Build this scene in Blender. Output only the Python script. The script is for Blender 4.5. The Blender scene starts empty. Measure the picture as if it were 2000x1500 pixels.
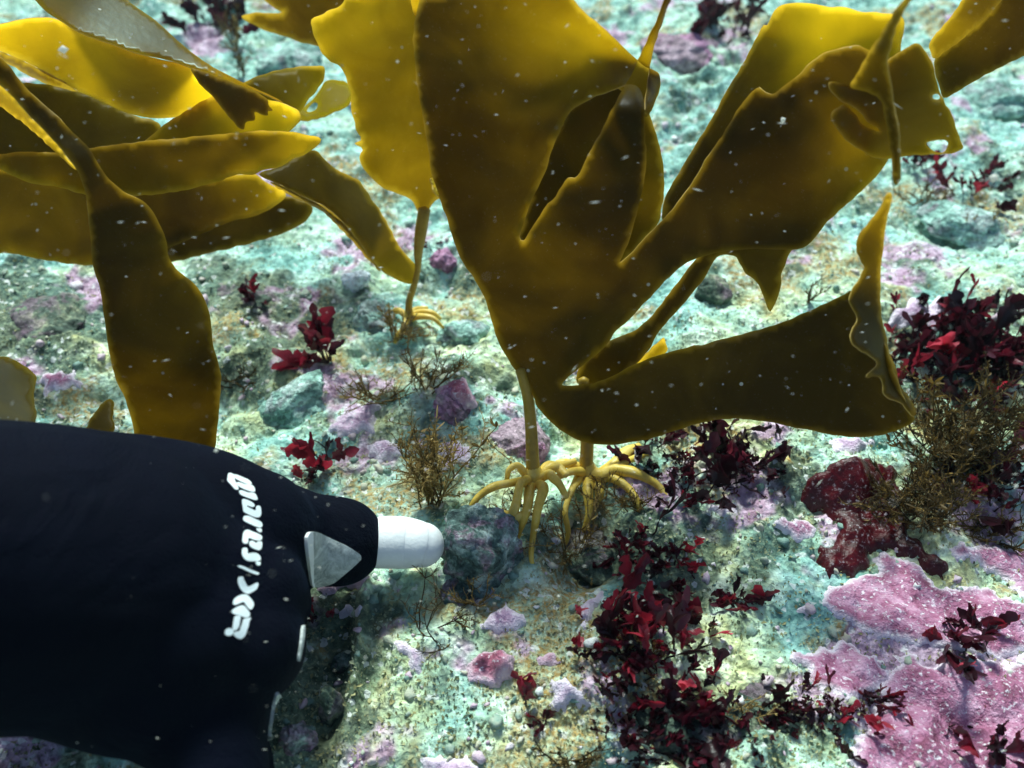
import bpy, math, random
import numpy as np
from mathutils import Vector, noise as mnoise
from mathutils.geometry import delaunay_2d_cdt
from mathutils.bvhtree import BVHTree

# ------------------------------------------------------------------ camera, light, exposure
FPX = 1732.05                      # focal length in photo pixels (2000 wide)
CAMZ = 0.36
PITCH = math.radians(45)
cs, sn = math.cos(PITCH), math.sin(PITCH)
scene = bpy.context.scene
col = scene.collection

cam_d = bpy.data.cameras.new('camera')
cam_d.sensor_width = 36
cam_d.lens = 36 * FPX / 2000
cam_d.clip_start = 0.01
cam_d.clip_end = 200
cam_d.dof.use_dof = True
cam_d.dof.focus_distance = 0.41
cam_d.dof.aperture_fstop = 8
cam = bpy.data.objects.new('camera', cam_d)
cam.location = (0, 0, CAMZ)
cam.rotation_euler = (math.radians(90) - PITCH, 0, 0)
col.objects.link(cam)
scene.camera = cam

SUN_EL, SUN_AZ = math.radians(52), math.radians(-9)      # azimuth from +Y, negative = left
SDIR = Vector((math.cos(SUN_EL) * math.sin(SUN_AZ), math.cos(SUN_EL) * math.cos(SUN_AZ), math.sin(SUN_EL)))
sun_d = bpy.data.lights.new('sun', 'SUN')
sun_d.energy = 4.2
sun_d.angle = math.radians(12)
sun_d.color = (0.88, 1.0, 0.93)
sun = bpy.data.objects.new('sun', sun_d)
sun.rotation_euler = SDIR.to_track_quat('Z', 'Y').to_euler()
col.objects.link(sun)

world = bpy.data.worlds.new('World')
scene.world = world
world.use_nodes = True
wn = world.node_tree.nodes
wl = world.node_tree.links
sky = wn.new('ShaderNodeTexSky')
sky.sky_type = 'NISHITA'
sky.sun_disc = False
sky.sun_elevation = SUN_EL
sky.sun_rotation = SUN_AZ
wl.new(sky.outputs[0], wn['Background'].inputs[0])
wn['Background'].inputs[1].default_value = 0.09

scene.view_settings.view_transform = 'Standard'
scene.view_settings.look = 'None'
scene.view_settings.exposure = 0.6
scene.view_settings.gamma = 1
scene.cycles.max_bounces = 14
scene.cycles.diffuse_bounces = 6
scene.cycles.transmission_bounces = 12
scene.cycles.transparent_max_bounces = 8
scene.cycles.volume_bounces = 1
scene.cycles.use_denoising = True
scene.cycles.sample_clamp_indirect = 6

rng = np.random.default_rng(7)
random.seed(7)

# ------------------------------------------------------------------ geometry helpers
def P(px, py, d):
    """photo pixel + depth along the view axis -> world (vectorised)"""
    px, py, d = np.asarray(px, float), np.asarray(py, float), np.asarray(d, float)
    u, v = (px - 1000) / FPX, (py - 750) / FPX
    return np.stack([u * d, d * (cs - v * sn), CAMZ - d * (sn + v * cs)], -1)

def _hash(ix, iy, seed):
    h = (ix.astype(np.int64) * 374761393 + iy.astype(np.int64) * 668265263 + seed * 974711) & 0xFFFFFFFF
    h = ((h ^ (h >> 13)) * 1274126177) & 0xFFFFFFFF
    h = h ^ (h >> 16)
    return (h & 0xFFFFFF) / float(0x1000000)

def pn(x, y, seed=0):
    """2-D gradient noise, about -0.7..0.7"""
    x, y = np.asarray(x, float), np.asarray(y, float)
    ix, iy = np.floor(x), np.floor(y)
    fx, fy = x - ix, y - iy
    ux, uy = fx * fx * fx * (fx * (fx * 6 - 15) + 10), fy * fy * fy * (fy * (fy * 6 - 15) + 10)
    def g(dx, dy):
        a = _hash(ix + dx, iy + dy, seed) * (2 * math.pi)
        return np.cos(a) * (fx - dx) + np.sin(a) * (fy - dy)
    a, b, c, d = g(0, 0), g(1, 0), g(0, 1), g(1, 1)
    return (a + (b - a) * ux) * (1 - uy) + (c + (d - c) * ux) * uy

def cells(x, y, seed=0):
    """cellular domes 0..1: stones of random size packed on a jittered grid"""
    x, y = np.asarray(x, float), np.asarray(y, float)
    ix, iy = np.floor(x), np.floor(y)
    best = np.zeros_like(x)
    for dx in (-1, 0, 1):
        for dy in (-1, 0, 1):
            cx, cy = ix + dx, iy + dy
            jx, jy = _hash(cx, cy, seed), _hash(cx, cy, seed + 17)
            r = 0.25 + 0.5 * _hash(cx, cy, seed + 31)
            d2 = (x - cx - jx) ** 2 + (y - cy - jy) ** 2
            best = np.maximum(best, r * np.sqrt(np.clip(1 - d2 / (r * r), 0, 1)))
    return best

def sstep(a, b, x):
    t = np.clip((x - a) / (b - a), 0, 1)
    return t * t * (3 - 2 * t)

def flat(px, py, z=0.0):
    v = (np.asarray(py, float) - 750) / FPX
    t = (CAMZ - z) / (sn + v * cs)
    return (np.asarray(px, float) - 1000) / FPX * t, t * (cs - v * sn)

def blob(x, y, px, py, rx, ry):
    """soft bump 0..1 centred on the ground point seen at a photo pixel; radii in photo pixels there"""
    cx, cy = flat(px, py)
    dep = CAMZ / (sn + (py - 750) / FPX * cs)
    sx, sy = rx * dep / FPX, ry * dep / FPX * 1.45
    return np.exp(-((x - cx) / sx) ** 2 - ((y - cy) / sy) ** 2)

SAND = [(1430, 1120, 190, 90), (900, 1420, 170, 110), (1000, 1200, 120, 60), (700, 960, 80, 60), (900, 900, 60, 60), (1540, 1250, 120, 50)]
def H(x, y, fine=True):
    x, y = np.asarray(x, float), np.asarray(y, float)
    wx, wy = x + .012 * pn(x * 11, y * 11, 3), y + .012 * pn(x * 11, y * 11, 4)
    s = np.zeros_like(x)
    for b in SAND:
        s = np.maximum(s, blob(x, y, *b))
    rough = (1 - .72 * s) * (.74 + .5 * pn(x * 5, y * 5, 9))
    ax, ay = .82 * x + .57 * y, -.57 * x + .82 * y           # strata direction
    h = .014 * pn(x * 3.2, y * 3.2, 1) + .011 * pn(wx * 8, wy * 8, 2)
    h = h + rough * (.012 * pn(wx * 19, wy * 19, 5) + (.008 + .012 * sstep(.35, .75, y)) * (.35 - np.abs(pn(ax * 16, ay * 42, 6))) + .0095 * cells(wx * 27, wy * 27, 7)
                     + .0062 * pn(wx * 50, wy * 50, 8))
    h = h - .022 * blob(x, y, 1150, 1085, 70, 60) - .012 * blob(x, y, 1105, 850, 60, 40) \
        - .014 * blob(x, y, 660, 1330, 60, 120) + .012 * blob(x, y, 700, 1300, 16, 110)
    h = h + rough * .0035 * cells(wx * 70, wy * 70, 12)
    if fine:
        rf = .45 + .55 * rough
        h = h + rf * (.0022 * pn(x * 105, y * 105, 10) + .0017 * pn(x * 230, y * 230, 11) + .0013 * cells(x * 190, y * 190, 13)
                      + .0009 * pn(x * 480, y * 480, 14))
    return h

def ground(px, py):
    z = np.zeros_like(np.asarray(px, float))
    for _ in range(9):
        x, y = flat(px, py, z)
        z = .45 * z + .55 * H(x, y)
    x, y = flat(px, py, z)
    return np.stack([x, y, H(x, y)], -1)

def depth_of(p):
    return float(p[1] * cs - (p[2] - CAMZ) * sn)

# ------------------------------------------------------------------ mesh + object helpers
def obj(name, V, faces, mats, parent=None, mi=None, attrs=None, smooth=True):
    """link ONE mesh object; faces = list of int arrays (n,3)/(n,4)"""
    me = bpy.data.meshes.new(name)
    V = np.asarray(V, np.float32)
    faces = [np.asarray(f, np.int32) for f in faces if len(f)]
    loops = np.concatenate([f.ravel() for f in faces])
    tot = np.concatenate([np.full(len(f), f.shape[1], np.int32) for f in faces])
    start = np.concatenate([[0], np.cumsum(tot)[:-1]]).astype(np.int32)
    me.vertices.add(len(V)); me.loops.add(len(loops)); me.polygons.add(len(tot))
    me.vertices.foreach_set('co', V.ravel())
    me.loops.foreach_set('vertex_index', loops)
    me.polygons.foreach_set('loop_start', start)
    me.polygons.foreach_set('loop_total', tot)
    me.polygons.foreach_set('use_smooth', np.full(len(tot), smooth))
    for m in (mats if isinstance(mats, (list, tuple)) else [mats]):
        me.materials.append(m)
    if mi is not None:
        me.polygons.foreach_set('material_index', np.asarray(mi, np.int32))
    for k, a in (attrs or {}).items():
        at = me.attributes.new(k, 'FLOAT', 'POINT')
        at.data.foreach_set('value', np.asarray(a, np.float32))
    me.update(calc_edges=True)
    me.validate()
    o = bpy.data.objects.new(name, me)
    col.objects.link(o)
    if parent is not None:
        o.parent = parent
        o.matrix_parent_inverse = parent.matrix_world.inverted() if False else o.matrix_parent_inverse
        o.location = Vector((0, 0, 0)) - parent.location
    return o

def tag(o, label, cat, group=None, kind=None):
    if label: o['label'] = label
    if cat: o['category'] = cat
    if group: o['group'] = group
    if kind: o['kind'] = kind
    return o

def empty(name, loc, label, cat, group=None):
    o = bpy.data.objects.new(name, None)
    o.empty_display_size = .02
    o.location = loc
    col.objects.link(o)
    return tag(o, label, cat, group)

class Acc:
    """collects geometry that belongs to ONE mesh"""
    def __init__(s):
        s.V, s.F3, s.F4, s.n, s.A = [], [], [], 0, {}
    def add(s, V, F3=None, F4=None, **at):
        V = np.asarray(V, float)
        if F3 is not None and len(F3): s.F3.append(np.asarray(F3) + s.n)
        if F4 is not None and len(F4): s.F4.append(np.asarray(F4) + s.n)
        for k, a in at.items():
            s.A.setdefault(k, []).append(np.broadcast_to(np.asarray(a, float), (len(V),)))
        s.V.append(V); s.n += len(V)
    def build(s, name, mats, parent=None, smooth=True):
        f = []
        if s.F3: f.append(np.concatenate(s.F3))
        if s.F4: f.append(np.concatenate(s.F4))
        return obj(name, np.concatenate(s.V), f, mats, parent, attrs={k: np.concatenate(a) for k, a in s.A.items()}, smooth=smooth)

def spline(pts, n):
    """Catmull-Rom through rows of pts, n samples"""
    p = np.asarray(pts, float)
    if len(p) == 2:
        t = np.linspace(0, 1, n)[:, None]
        return p[0] * (1 - t) + p[1] * t
    q = np.vstack([2 * p[0] - p[1], p, 2 * p[-1] - p[-2]])
    s = np.linspace(0, len(p) - 1 - 1e-9, n)
    i = s.astype(int); t = (s - i)[:, None]
    a, b, c, d = q[i], q[i + 1], q[i + 2], q[i + 3]
    return .5 * (2 * b + (c - a) * t + (2 * a - 5 * b + 4 * c - d) * t ** 2 + (3 * b - a - 3 * c + d) * t ** 3)

def tube_geo(C, R, n=10, cap=True, flatten=None):
    """tube round the world polyline C with radii R"""
    C, R = np.asarray(C, float), np.asarray(R, float)
    T = np.gradient(C, axis=0)
    T /= np.linalg.norm(T, axis=1)[:, None] + 1e-12
    ref = np.array([.31, .2, .93]) if abs(T[0] @ np.array([.31, .2, .93])) < .9 else np.array([1., 0, 0])
    N = []
    cur = ref
    for t in T:
        cur = cur - t * (cur @ t)
        cur = cur / (np.linalg.norm(cur) + 1e-12)
        N.append(cur)
    N = np.array(N); B = np.cross(T, N)
    a = np.linspace(0, 2 * np.pi, n, endpoint=False)
    V = C[:, None] + R[:, None, None] * (np.cos(a)[None, :, None] * N[:, None] + np.sin(a)[None, :, None] * B[:, None] * (flatten or 1))
    m = len(C)
    i, j = np.meshgrid(np.arange(m - 1), np.arange(n), indexing='ij')
    j2 = (j + 1) % n
    F4 = np.stack([i * n + j, i * n + j2, (i + 1) * n + j2, (i + 1) * n + j], -1).reshape(-1, 4)
    V = V.reshape(-1, 3)
    F3 = np.zeros((0, 3), int)
    if cap:
        V = np.vstack([V, C[0] - T[0] * R[0] * .5, C[-1] + T[-1] * R[-1] * .5])
        k = np.arange(n); k2 = (k + 1) % n
        F3 = np.vstack([np.stack([np.full(n, m * n), k2, k], -1), np.stack([np.full(n, m * n + 1), (m - 1) * n + k, (m - 1) * n + k2], -1)])
    return V, F3, F4

# ------------------------------------------------------------------ materials
class M:
    def __init__(s, name):
        s.m = bpy.data.materials.new(name); s.m.use_nodes = True
        s.t = s.m.node_tree; s.N = s.t.nodes; s.N.clear()
        s.out = s.N.new('ShaderNodeOutputMaterial')
    def n(s, typ, ins=None, **kw):
        x = s.N.new('ShaderNode' + typ)
        for k, v in kw.items(): setattr(x, k, v)
        for k, v in (ins or {}).items():
            if isinstance(v, bpy.types.NodeSocket): s.t.links.new(v, x.inputs[k])
            else:
                if isinstance(v, tuple) and len(v) == 3 and x.inputs[k].type == 'RGBA': v = v + (1,)
                x.inputs[k].default_value = v
        return x
    def attr(s, name): return s.n('Attribute', attribute_name=name).outputs['Fac']
    def pos(s): return s.n('TexCoord').outputs['Object'] if False else s.n('NewGeometry').outputs['Position']
    def noise(s, scale, detail=4, rough=.6, vec=None, dist=0):
        return s.n('TexNoise', {'Vector': vec or s.pos(), 'Scale': scale, 'Detail': detail, 'Roughness': rough, 'Distortion': dist}).outputs['Fac']
    def vor(s, scale, out='Color', rand=1.0, vec=None):
        return s.n('TexVoronoi', {'Vector': vec or s.pos(), 'Scale': scale, 'Randomness': rand}).outputs[out]
    def ramp(s, fac, stops, interp='LINEAR'):
        r = s.n('ValToRGB', {'Fac': fac})
        r.color_ramp.interpolation = interp
        e = r.color_ramp.elements
        while len(e) < len(stops): e.new(.5)
        for k, (p, c) in enumerate(stops):
            e[k].position = p
            e[k].color = (c + (1,)) if isinstance(c, tuple) else (c, c, c, 1)
        return r.outputs['Color']
    def mix(s, f, a, b, mode='MIX'):
        x = s.n('Mix', data_type='RGBA', blend_type=mode)
        for sock, v in ((x.inputs[0], f), (x.inputs[6], a), (x.inputs[7], b)):
            if isinstance(v, bpy.types.NodeSocket): s.t.links.new(v, sock)
            else: sock.default_value = v if not isinstance(v, tuple) else (v + (1,) if len(v) == 3 else v)
        return x.outputs[2]
    def math(s, op, a, b=0.0, clamp=False):
        x = s.n('Math', {0: a, 1: b}, operation=op); x.use_clamp = clamp
        return x.outputs[0]
    def bump(s, h, dist, strength=1.0):
        return s.n('Bump', {'Height': h, 'Distance': dist, 'Strength': strength}).outputs[0]
    def done(s, surf):
        s.t.links.new(surf, s.out.inputs['Surface']); return s.m

def mat_kelp(name, gloss=.07, rough=.42):
    m = M(name)
    T, E = m.attr('tone'), m.attr('edge')
    mot = m.noise(34, 6, .62, dist=.6)
    T2 = m.math('ADD', T, m.math('MULTIPLY', m.math('SUBTRACT', mot, .5), .55), True)
    tc = m.mix(T2, (.46, .31, .012), (1.0, .77, .075))
    tc = m.mix(m.math('MULTIPLY', E, .65), tc, (1.0, .80, .25))
    dc = m.mix(T2, (.018, .013, .002), (.11, .08, .006))
    grain = m.noise(900, 3, .6)
    dc = m.mix(m.math('MULTIPLY', m.math('GREATER_THAN', grain, .66), .18), dc, (.45, .42, .28))
    sv = m.n('TexVoronoi', {'Vector': m.pos(), 'Scale': 130})
    spot = m.math('MULTIPLY', m.math('LESS_THAN', sv.outputs['Distance'], .11), m.math('GREATER_THAN', m.n('SeparateColor', {0: sv.outputs['Color']})  .outputs[0], .94))
    dc = m.mix(m.math('MULTIPLY', spot, .75), dc, (.55, .52, .38))
    fac = m.math('ADD', m.math('MULTIPLY', T2, .48), .32, True)
    fac = m.math('SUBTRACT', m.math('ADD', fac, m.math('MULTIPLY', E, .30)), m.math('MULTIPLY', spot, .3), True)
    b = m.bump(m.noise(160, 4, .55), .0004, .4)
    pr = m.n('BsdfPrincipled', {'Base Color': dc, 'Roughness': rough, 'Specular IOR Level': gloss, 'Normal': b})
    tr = m.n('BsdfTranslucent', {'Color': tc, 'Normal': b})
    return m.done(m.n('MixShader', {0: fac, 1: pr.outputs[0], 2: tr.outputs[0]}).outputs[0])

def mat_simple(name, stops, scale=120, rough=.6, trans=None, tf=.0, spec=.4, bumpd=.0008, use_tone=False):
    m = M(name)
    f = m.noise(scale, 5, .65)
    if use_tone:
        f = m.math('ADD', m.attr('tone'), m.math('MULTIPLY', m.math('SUBTRACT', f, .5), .5), True)
    c = m.ramp(f, stops)
    b = m.bump(m.noise(scale * 4, 4, .6), bumpd, .7)
    pr = m.n('BsdfPrincipled', {'Base Color': c, 'Roughness': rough, 'Specular IOR Level': spec, 'Normal': b})
    if not tf: return m.done(pr.outputs[0])
    tcol = m.mix(1.0, c, trans, 'MULTIPLY')
    tr = m.n('BsdfTranslucent', {'Color': tcol})
    return m.done(m.n('MixShader', {0: tf, 1: pr.outputs[0], 2: tr.outputs[0]}).outputs[0])

def mat_ground():
    m = M('seabed_sediment')
    big, mid, fin = m.noise(17, 6, .62), m.math('ADD', m.math('MULTIPLY', m.noise(75, 6, .62, dist=.4), .6), m.math('MULTIPLY', m.noise(27, 4, .6, dist=.8), .4)), m.noise(330, 5, .7)
    c = m.ramp(mid, [(.28, (.03, .085, .075)), (.40, (.13, .31, .27)), (.51, (.33, .62, .54)), (.65, (.62, .92, .84))])
    c = m.mix(m.math('MULTIPLY', m.ramp(big, [(.42, 0.), (.62, 1.)]), m.attr('silt')), c, m.ramp(mid, [(.22, (.06, .08, .04)), (.37, (.30, .33, .14)), (.50, (.60, .66, .34)), (.64, (.86, .95, .70))]))
    c = m.mix(m.math('MULTIPLY', m.attr('tan'), m.ramp(fin, [(.38, .1), (.6, 1.)])), c, (.40, .27, .085))
    c = m.mix(m.math('MULTIPLY', m.attr('turf_shade'), .85), c, m.ramp(fin, [(.35, (.016, .030, .022)), (.52, (.070, .125, .085)), (.68, (.30, .36, .22))]))  # dark algae colour, also carries the painted shade patches
    pk = m.ramp(m.noise(140, 6, .7), [(.32, (.22, .10, .17)), (.50, (.55, .36, .50)), (.66, (.82, .68, .80))])
    c = m.mix(m.attr('pink'), c, pk)
    v1 = m.vor(430)
    gr = m.n('SeparateColor', {0: v1})
    c = m.mix(.8, c, m.ramp(gr.outputs[0], [(0., .62), (.4, 1.), (.88, 1.12), (1., 1.35)]), 'MULTIPLY')
    v2 = m.n('SeparateColor', {0: m.vor(m.n('Math', {0: 380.0}).outputs[0] if False else 380)})
    c = m.mix(m.math('MULTIPLY', m.math('GREATER_THAN', v2.outputs[1], .95), .6), c, (.86, .90, .86))
    b1 = m.bump(m.vor(430, 'Distance'), .0012, .7)
    b2 = m.n('Bump', {'Height': fin, 'Distance': .0022, 'Strength': .8, 'Normal': b1}).outputs[0]
    return m.done(m.n('BsdfPrincipled', {'Base Color': c, 'Roughness': .75, 'Specular IOR Level': .25, 'Normal': b2}).outputs[0])

def mat_rock(name, dark, midc, light, pink=.0, scale=60):
    m = M(name)
    n1, n2 = m.noise(scale, 7, .68), m.noise(scale * 5, 4, .7)
    c = m.ramp(n1, [(.33, dark), (.5, midc), (.66, light)])
    c = m.mix(m.math('MULTIPLY', m.ramp(m.noise(scale * .7, 4, .6, dist=.8), [(.48, 0.), (.56, 1.)]), pink), c,
              m.ramp(n2, [(.35, (.16, .05, .10)), (.6, (.50, .27, .42))]))
    v = m.n('SeparateColor', {0: m.vor(520)})
    c = m.mix(.7, c, m.ramp(v.outputs[0], [(0., .4), (.5, 1.), (1., 1.6)]), 'MULTIPLY')
    b = m.bump(m.math('ADD', n2, m.math('MULTIPLY', n1, 1.5)), .003, .9)
    return m.done(m.n('BsdfPrincipled', {'Base Color': c, 'Roughness': .75, 'Specular IOR Level': .3, 'Normal': b}).outputs[0])

def mat_crust(name, a, b_, c_, rim, speck=.8, rough=.6, bd=.0016):
    m = M(name)
    n1 = m.noise(150, 7, .7)
    c = m.ramp(m.math('ADD', m.math('MULTIPLY', n1, .6), m.math('MULTIPLY', m.noise(38, 4, .6, dist=1.2), .4)), [(.36, a), (.48, b_), (.60, c_)])
    c = m.mix(m.math('MULTIPLY', m.ramp(m.noise(480, 4, .6), [(.57, 0.), (.65, 1.)]), speck), c, (.88, .84, .90))
    c = m.mix(m.attr('edge'), c, rim)
    b = m.bump(m.math('ADD', n1, m.noise(600, 3, .6)), bd, .9)
    return m.done(m.n('BsdfPrincipled', {'Base Color': c, 'Roughness': rough, 'Specular IOR Level': .3, 'Normal': b}).outputs[0])

KELP = mat_kelp('kelp_blade_skin')
KELP_GLOSS = mat_kelp('kelp_blade_wet_sheen', gloss=.75, rough=.32)
next(n_ for n_ in KELP_GLOSS.node_tree.nodes if n_.type == 'BSDF_PRINCIPLED').inputs['Specular Tint'].default_value = (.50, .92, 1.0, 1)
KELP_RIM = mat_simple('kelp_thin_rim', [(.2, (.50, .34, .06)), (.8, (.80, .62, .22))], 90, .4, (1, .95, .7), .45, .3, .0003)
STIPE = mat_simple('kelp_stipe_skin', [(.2, (.22, .125, .010)), (.5, (.42, .27, .022)), (.8, (.58, .40, .06))], 90, .42, (1, .9, .5), .25, .5, .0005)
HAPT = mat_simple('kelp_root_skin', [(.2, (.50, .33, .03)), (.5, (.82, .60, .09)), (.8, (.90, .76, .28))], 90, .42, (1, .9, .5), .25, .5, .0005)
RED = mat_simple('red_seaweed_skin', [(.0, (.016, .003, .006)), (.35, (.065, .006, .016)), (.7, (.32, .016, .034)), (1., (.60, .10, .14))], 130, .35, (1.5, 1.2, 1.2), .38, .5, .0004, True)
BROWN = mat_simple('brown_bushy_seaweed_skin', [(.0, (.035, .024, .008)), (.5, (.20, .125, .030)), (1., (.50, .38, .15))], 130, .6, (1.2, 1.1, .8), .3, .3, .0003, True)
TURF = mat_simple('algal_turf_skin', [(.0, (.020, .028, .016)), (.25, (.13, .17, .10)), (.5, (.38, .35, .16)), (.75, (.46, .50, .30)), (1., (.60, .66, .50))], 200, .7, (1, 1, 1), .2, .2, .0003, True)
GRAVEL = mat_simple('shell_gravel', [(.0, (.06, .10, .085)), (.3, (.20, .34, .28)), (.55, (.52, .52, .38)), (.8, (.55, .40, .50)), (1., (.78, .86, .80))], 300, .6, None, 0, .35, .0006, True)
CRUST = mat_crust('coralline_crust_mauve', (.17, .045, .085), (.40, .145, .25), (.62, .36, .50), (.92, .84, .92))
CRUST_PALE = mat_crust('coralline_crust_lilac', (.30, .17, .28), (.55, .38, .53), (.78, .66, .78), (.85, .78, .86))
CRUST_ROSE = mat_crust('coralline_crust_rose', (.15, .03, .06), (.42, .13, .20), (.62, .33, .42), (.75, .55, .65))
RED_CRUST = mat_crust('dark_red_crust', (.012, .0006, .001), (.036, .001, .003), (.085, .003, .006), (.05, .002, .004), .22, .30, .0005)
ROCK = mat_rock('boulder_stone', (.014, .030, .030), (.11, .19, .17), (.52, .66, .60), .5, 95)
ROCK_DARK = mat_rock('dark_rock', (.014, .028, .020), (.085, .13, .095), (.34, .38, .24), .3, 80)
ROCK_MINT = mat_rock('pale_green_stone', (.05, .12, .095), (.28, .50, .42), (.62, .86, .76), .3, 70)
ROCK_WHITE = mat_rock('white_stone', (.45, .55, .56), (.70, .80, .80), (.88, .93, .92), .0, 30)
ROCK_PINK = mat_rock('pink_coated_stone', (.06, .05, .05), (.28, .20, .24), (.55, .42, .48), .95, 40)

# ------------------------------------------------------------------ the seabed
def axis(parts):
    return np.unique(np.concatenate([np.arange(a, b, s) for a, b, s in parts]))
gy = axis([(-900, -860, 8), (-860, -600, 20), (-600, -130, 14), (-130, 1560, 2.6), (1560, 2300, 14), (2300, 4200, 60)])
gx = axis([(-5200, -1200, 130), (-1200, -120, 18), (-120, 2120, 2.6), (2120, 3200, 18), (3200, 7200, 130)])
GX, GY = np.meshgrid(gx, gy)
X, Y = flat(GX, GY)
Z = H(X, Y)
pink = .9 * sstep(.24, .46, pn(X * 13, Y * 13, 21) + .6 * pn(X * 37, Y * 37, 22) + .3 * pn(X * 120, Y * 120, 23) - .02
             + 1.0 * blob(X, Y, 1830, 1330, 260, 160) + .35 * blob(X, Y, 780, 850, 130, 110) + .35 * blob(X, Y, 160, 740, 120, 60)
             + .35 * blob(X, Y, 1300, 140, 160, 40) + .3 * blob(X, Y, 300, 60, 150, 60) + .3 * blob(X, Y, 640, 470, 120, 60) + .3 * blob(X, Y, 1720, 560, 90, 80)
             - .25 * blob(X, Y, 1430, 1120, 190, 90) - .2 * blob(X, Y, 900, 1400, 150, 80))
tan = sstep(.05, .35, pn(X * 16, Y * 16, 31) + .6 * pn(X * 60, Y * 60, 32) + .4 * blob(X, Y, 560, 640, 120, 90) + .3 * blob(X, Y, 900, 1330, 200, 150)
            + .4 * blob(X, Y, 800, 720, 110, 60))
turf_shade = sstep(.20, .42, pn(X * 18, Y * 18, 41) + .6 * pn(X * 55, Y * 55, 42) + .35 * pn(X * 150, Y * 150, 43) - .02  # dark algae patches from noise, plus shade painted by the blobs
             + .85 * blob(X, Y, 120, 620, 240, 120) + .70 * blob(X, Y, 1200, 1070, 200, 80) + .75 * blob(X, Y, 640, 1360, 90, 150) + .65 * blob(X, Y, 480, 590, 160, 80) + .45 * blob(X, Y, 1080, 860, 60, 40)  # blobs paint shade under the left fronds, below the holdfast, beside the glove
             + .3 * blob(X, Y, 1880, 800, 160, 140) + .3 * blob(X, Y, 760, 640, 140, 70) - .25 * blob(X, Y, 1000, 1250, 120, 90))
silt = np.clip(1.15 - 1.1 * sstep(.28, .62, Y) * (.8 + .4 * pn(X * 6, Y * 6, 61)), 0, 1)
nr, nc = GX.shape
idx = np.arange(nr * nc).reshape(nr, nc)
Q = np.stack([idx[1:, :-1], idx[1:, 1:], idx[:-1, 1:], idx[:-1, :-1]], -1).reshape(-1, 4)
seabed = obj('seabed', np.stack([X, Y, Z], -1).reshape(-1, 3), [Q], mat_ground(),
             attrs={'pink': pink.ravel(), 'tan': tan.ravel(), 'turf_shade': turf_shade.ravel(), 'silt': silt.ravel()})
tag(seabed, 'pale mint and tan seabed crusted with pink and dark growth, with painted shade', 'seabed', kind='structure')
del X, Y, Z, GX, GY, pink, tan, turf_shade, Q, idx

# shell grit and small pebbles lying all over it
def ico(sub):
    t = (1 + 5 ** .5) / 2
    v = np.array([(-1, t, 0), (1, t, 0), (-1, -t, 0), (1, -t, 0), (0, -1, t), (0, 1, t), (0, -1, -t), (0, 1, -t), (t, 0, -1), (t, 0, 1), (-t, 0, -1), (-t, 0, 1)], float)
    f = [(0, 11, 5), (0, 5, 1), (0, 1, 7), (0, 7, 10), (0, 10, 11), (1, 5, 9), (5, 11, 4), (11, 10, 2), (10, 7, 6), (7, 1, 8), (3, 9, 4), (3, 4, 2), (3, 2, 6), (3, 6, 8), (3, 8, 9), (4, 9, 5), (2, 4, 11), (6, 2, 10), (8, 6, 7), (9, 8, 1)]
    v = [tuple(x / np.linalg.norm(x)) for x in v]
    for _ in range(sub):
        mid, g = {}, []
        def mp(a, b):
            k = (min(a, b), max(a, b))
            if k not in mid:
                p = (np.array(v[a]) + np.array(v[b])) / 2
                v.append(tuple(p / np.linalg.norm(p))); mid[k] = len(v) - 1
            return mid[k]
        for a, b, c in f:
            x, y, z = mp(a, b), mp(b, c), mp(c, a)
            g += [(a, x, z), (b, y, x), (c, z, y), (x, y, z)]
        f = g
    return np.array(v), np.array(f)

def scatter_px(n, x0=-250, x1=2250, y0=-160, y1=1650):
    return rng.uniform(x0, x1, n), rng.uniform(y0, y1, n)

iv, jf = ico(1)
n = 2600
px, py = scatter_px(n)
G = ground(px, py)
r = .0008 + .0024 * rng.random(n) ** 3.2
sc = r[:, None, None] * rng.uniform(.55, 1.25, (n, 1, 3))
ang = rng.uniform(0, 6.283, n)
ca, sa = np.cos(ang)[:, None], np.sin(ang)[:, None]
L = iv[None] * sc * (1 + .22 * rng.standard_normal((n, len(iv), 1)))
L = np.stack([L[..., 0] * ca - L[..., 1] * sa, L[..., 0] * sa + L[..., 1] * ca, L[..., 2] * .8], -1)
V = (L + G[:, None] + np.array([0, 0, .0003])).reshape(-1, 3)
F = (jf[None] + (np.arange(n) * len(iv))[:, None, None]).reshape(-1, 3)
o = obj('gravel', V, [F], GRAVEL, attrs={'tone': np.repeat(.2 + .8 * rng.random(n) ** 1.2, len(iv))})
tag(o, 'shell grit and tiny pebbles strewn over the seabed', 'gravel', kind='stuff')

# short algal fuzz
n = 95000
px, py = scatter_px(n)
gx_, gy_ = flat(px, py)
keep = (pn(gx_ * 20, gy_ * 20, 51) + .6 * pn(gx_ * 70, gy_ * 70, 52) + .15 > rng.uniform(-.35, .45, n))
px, py = px[keep], py[keep]; n = len(px)
G = ground(px, py)
Ln = .0009 + .0024 * rng.random(n) ** 2.2
az, tilt = rng.uniform(0, 6.283, n), rng.uniform(.1, 1.25, n)
D = np.stack([np.sin(tilt) * np.cos(az), np.sin(tilt) * np.sin(az), np.cos(tilt)], -1)
S = np.stack([-np.sin(az), np.cos(az), np.zeros(n)], -1)
w = Ln * rng.uniform(.10, .34, n)
B0 = G - .0004 * D
P1 = G + D * (Ln * .55)[:, None] + S * w[:, None] * 1.0
P2 = G + D * (Ln * .55)[:, None] - S * w[:, None] * 1.0
P3 = G + D * Ln[:, None] + np.array([0, 0, -1]) * (Ln * .25)[:, None] + S * (w * rng.uniform(-1, 1, n))[:, None]
V = np.stack([B0, P1, P3, P2], 1).reshape(-1, 3)
F = (np.array([[0, 1, 2, 3]])[None] + (np.arange(n) * 4)[:, None, None]).reshape(-1, 4)
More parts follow.
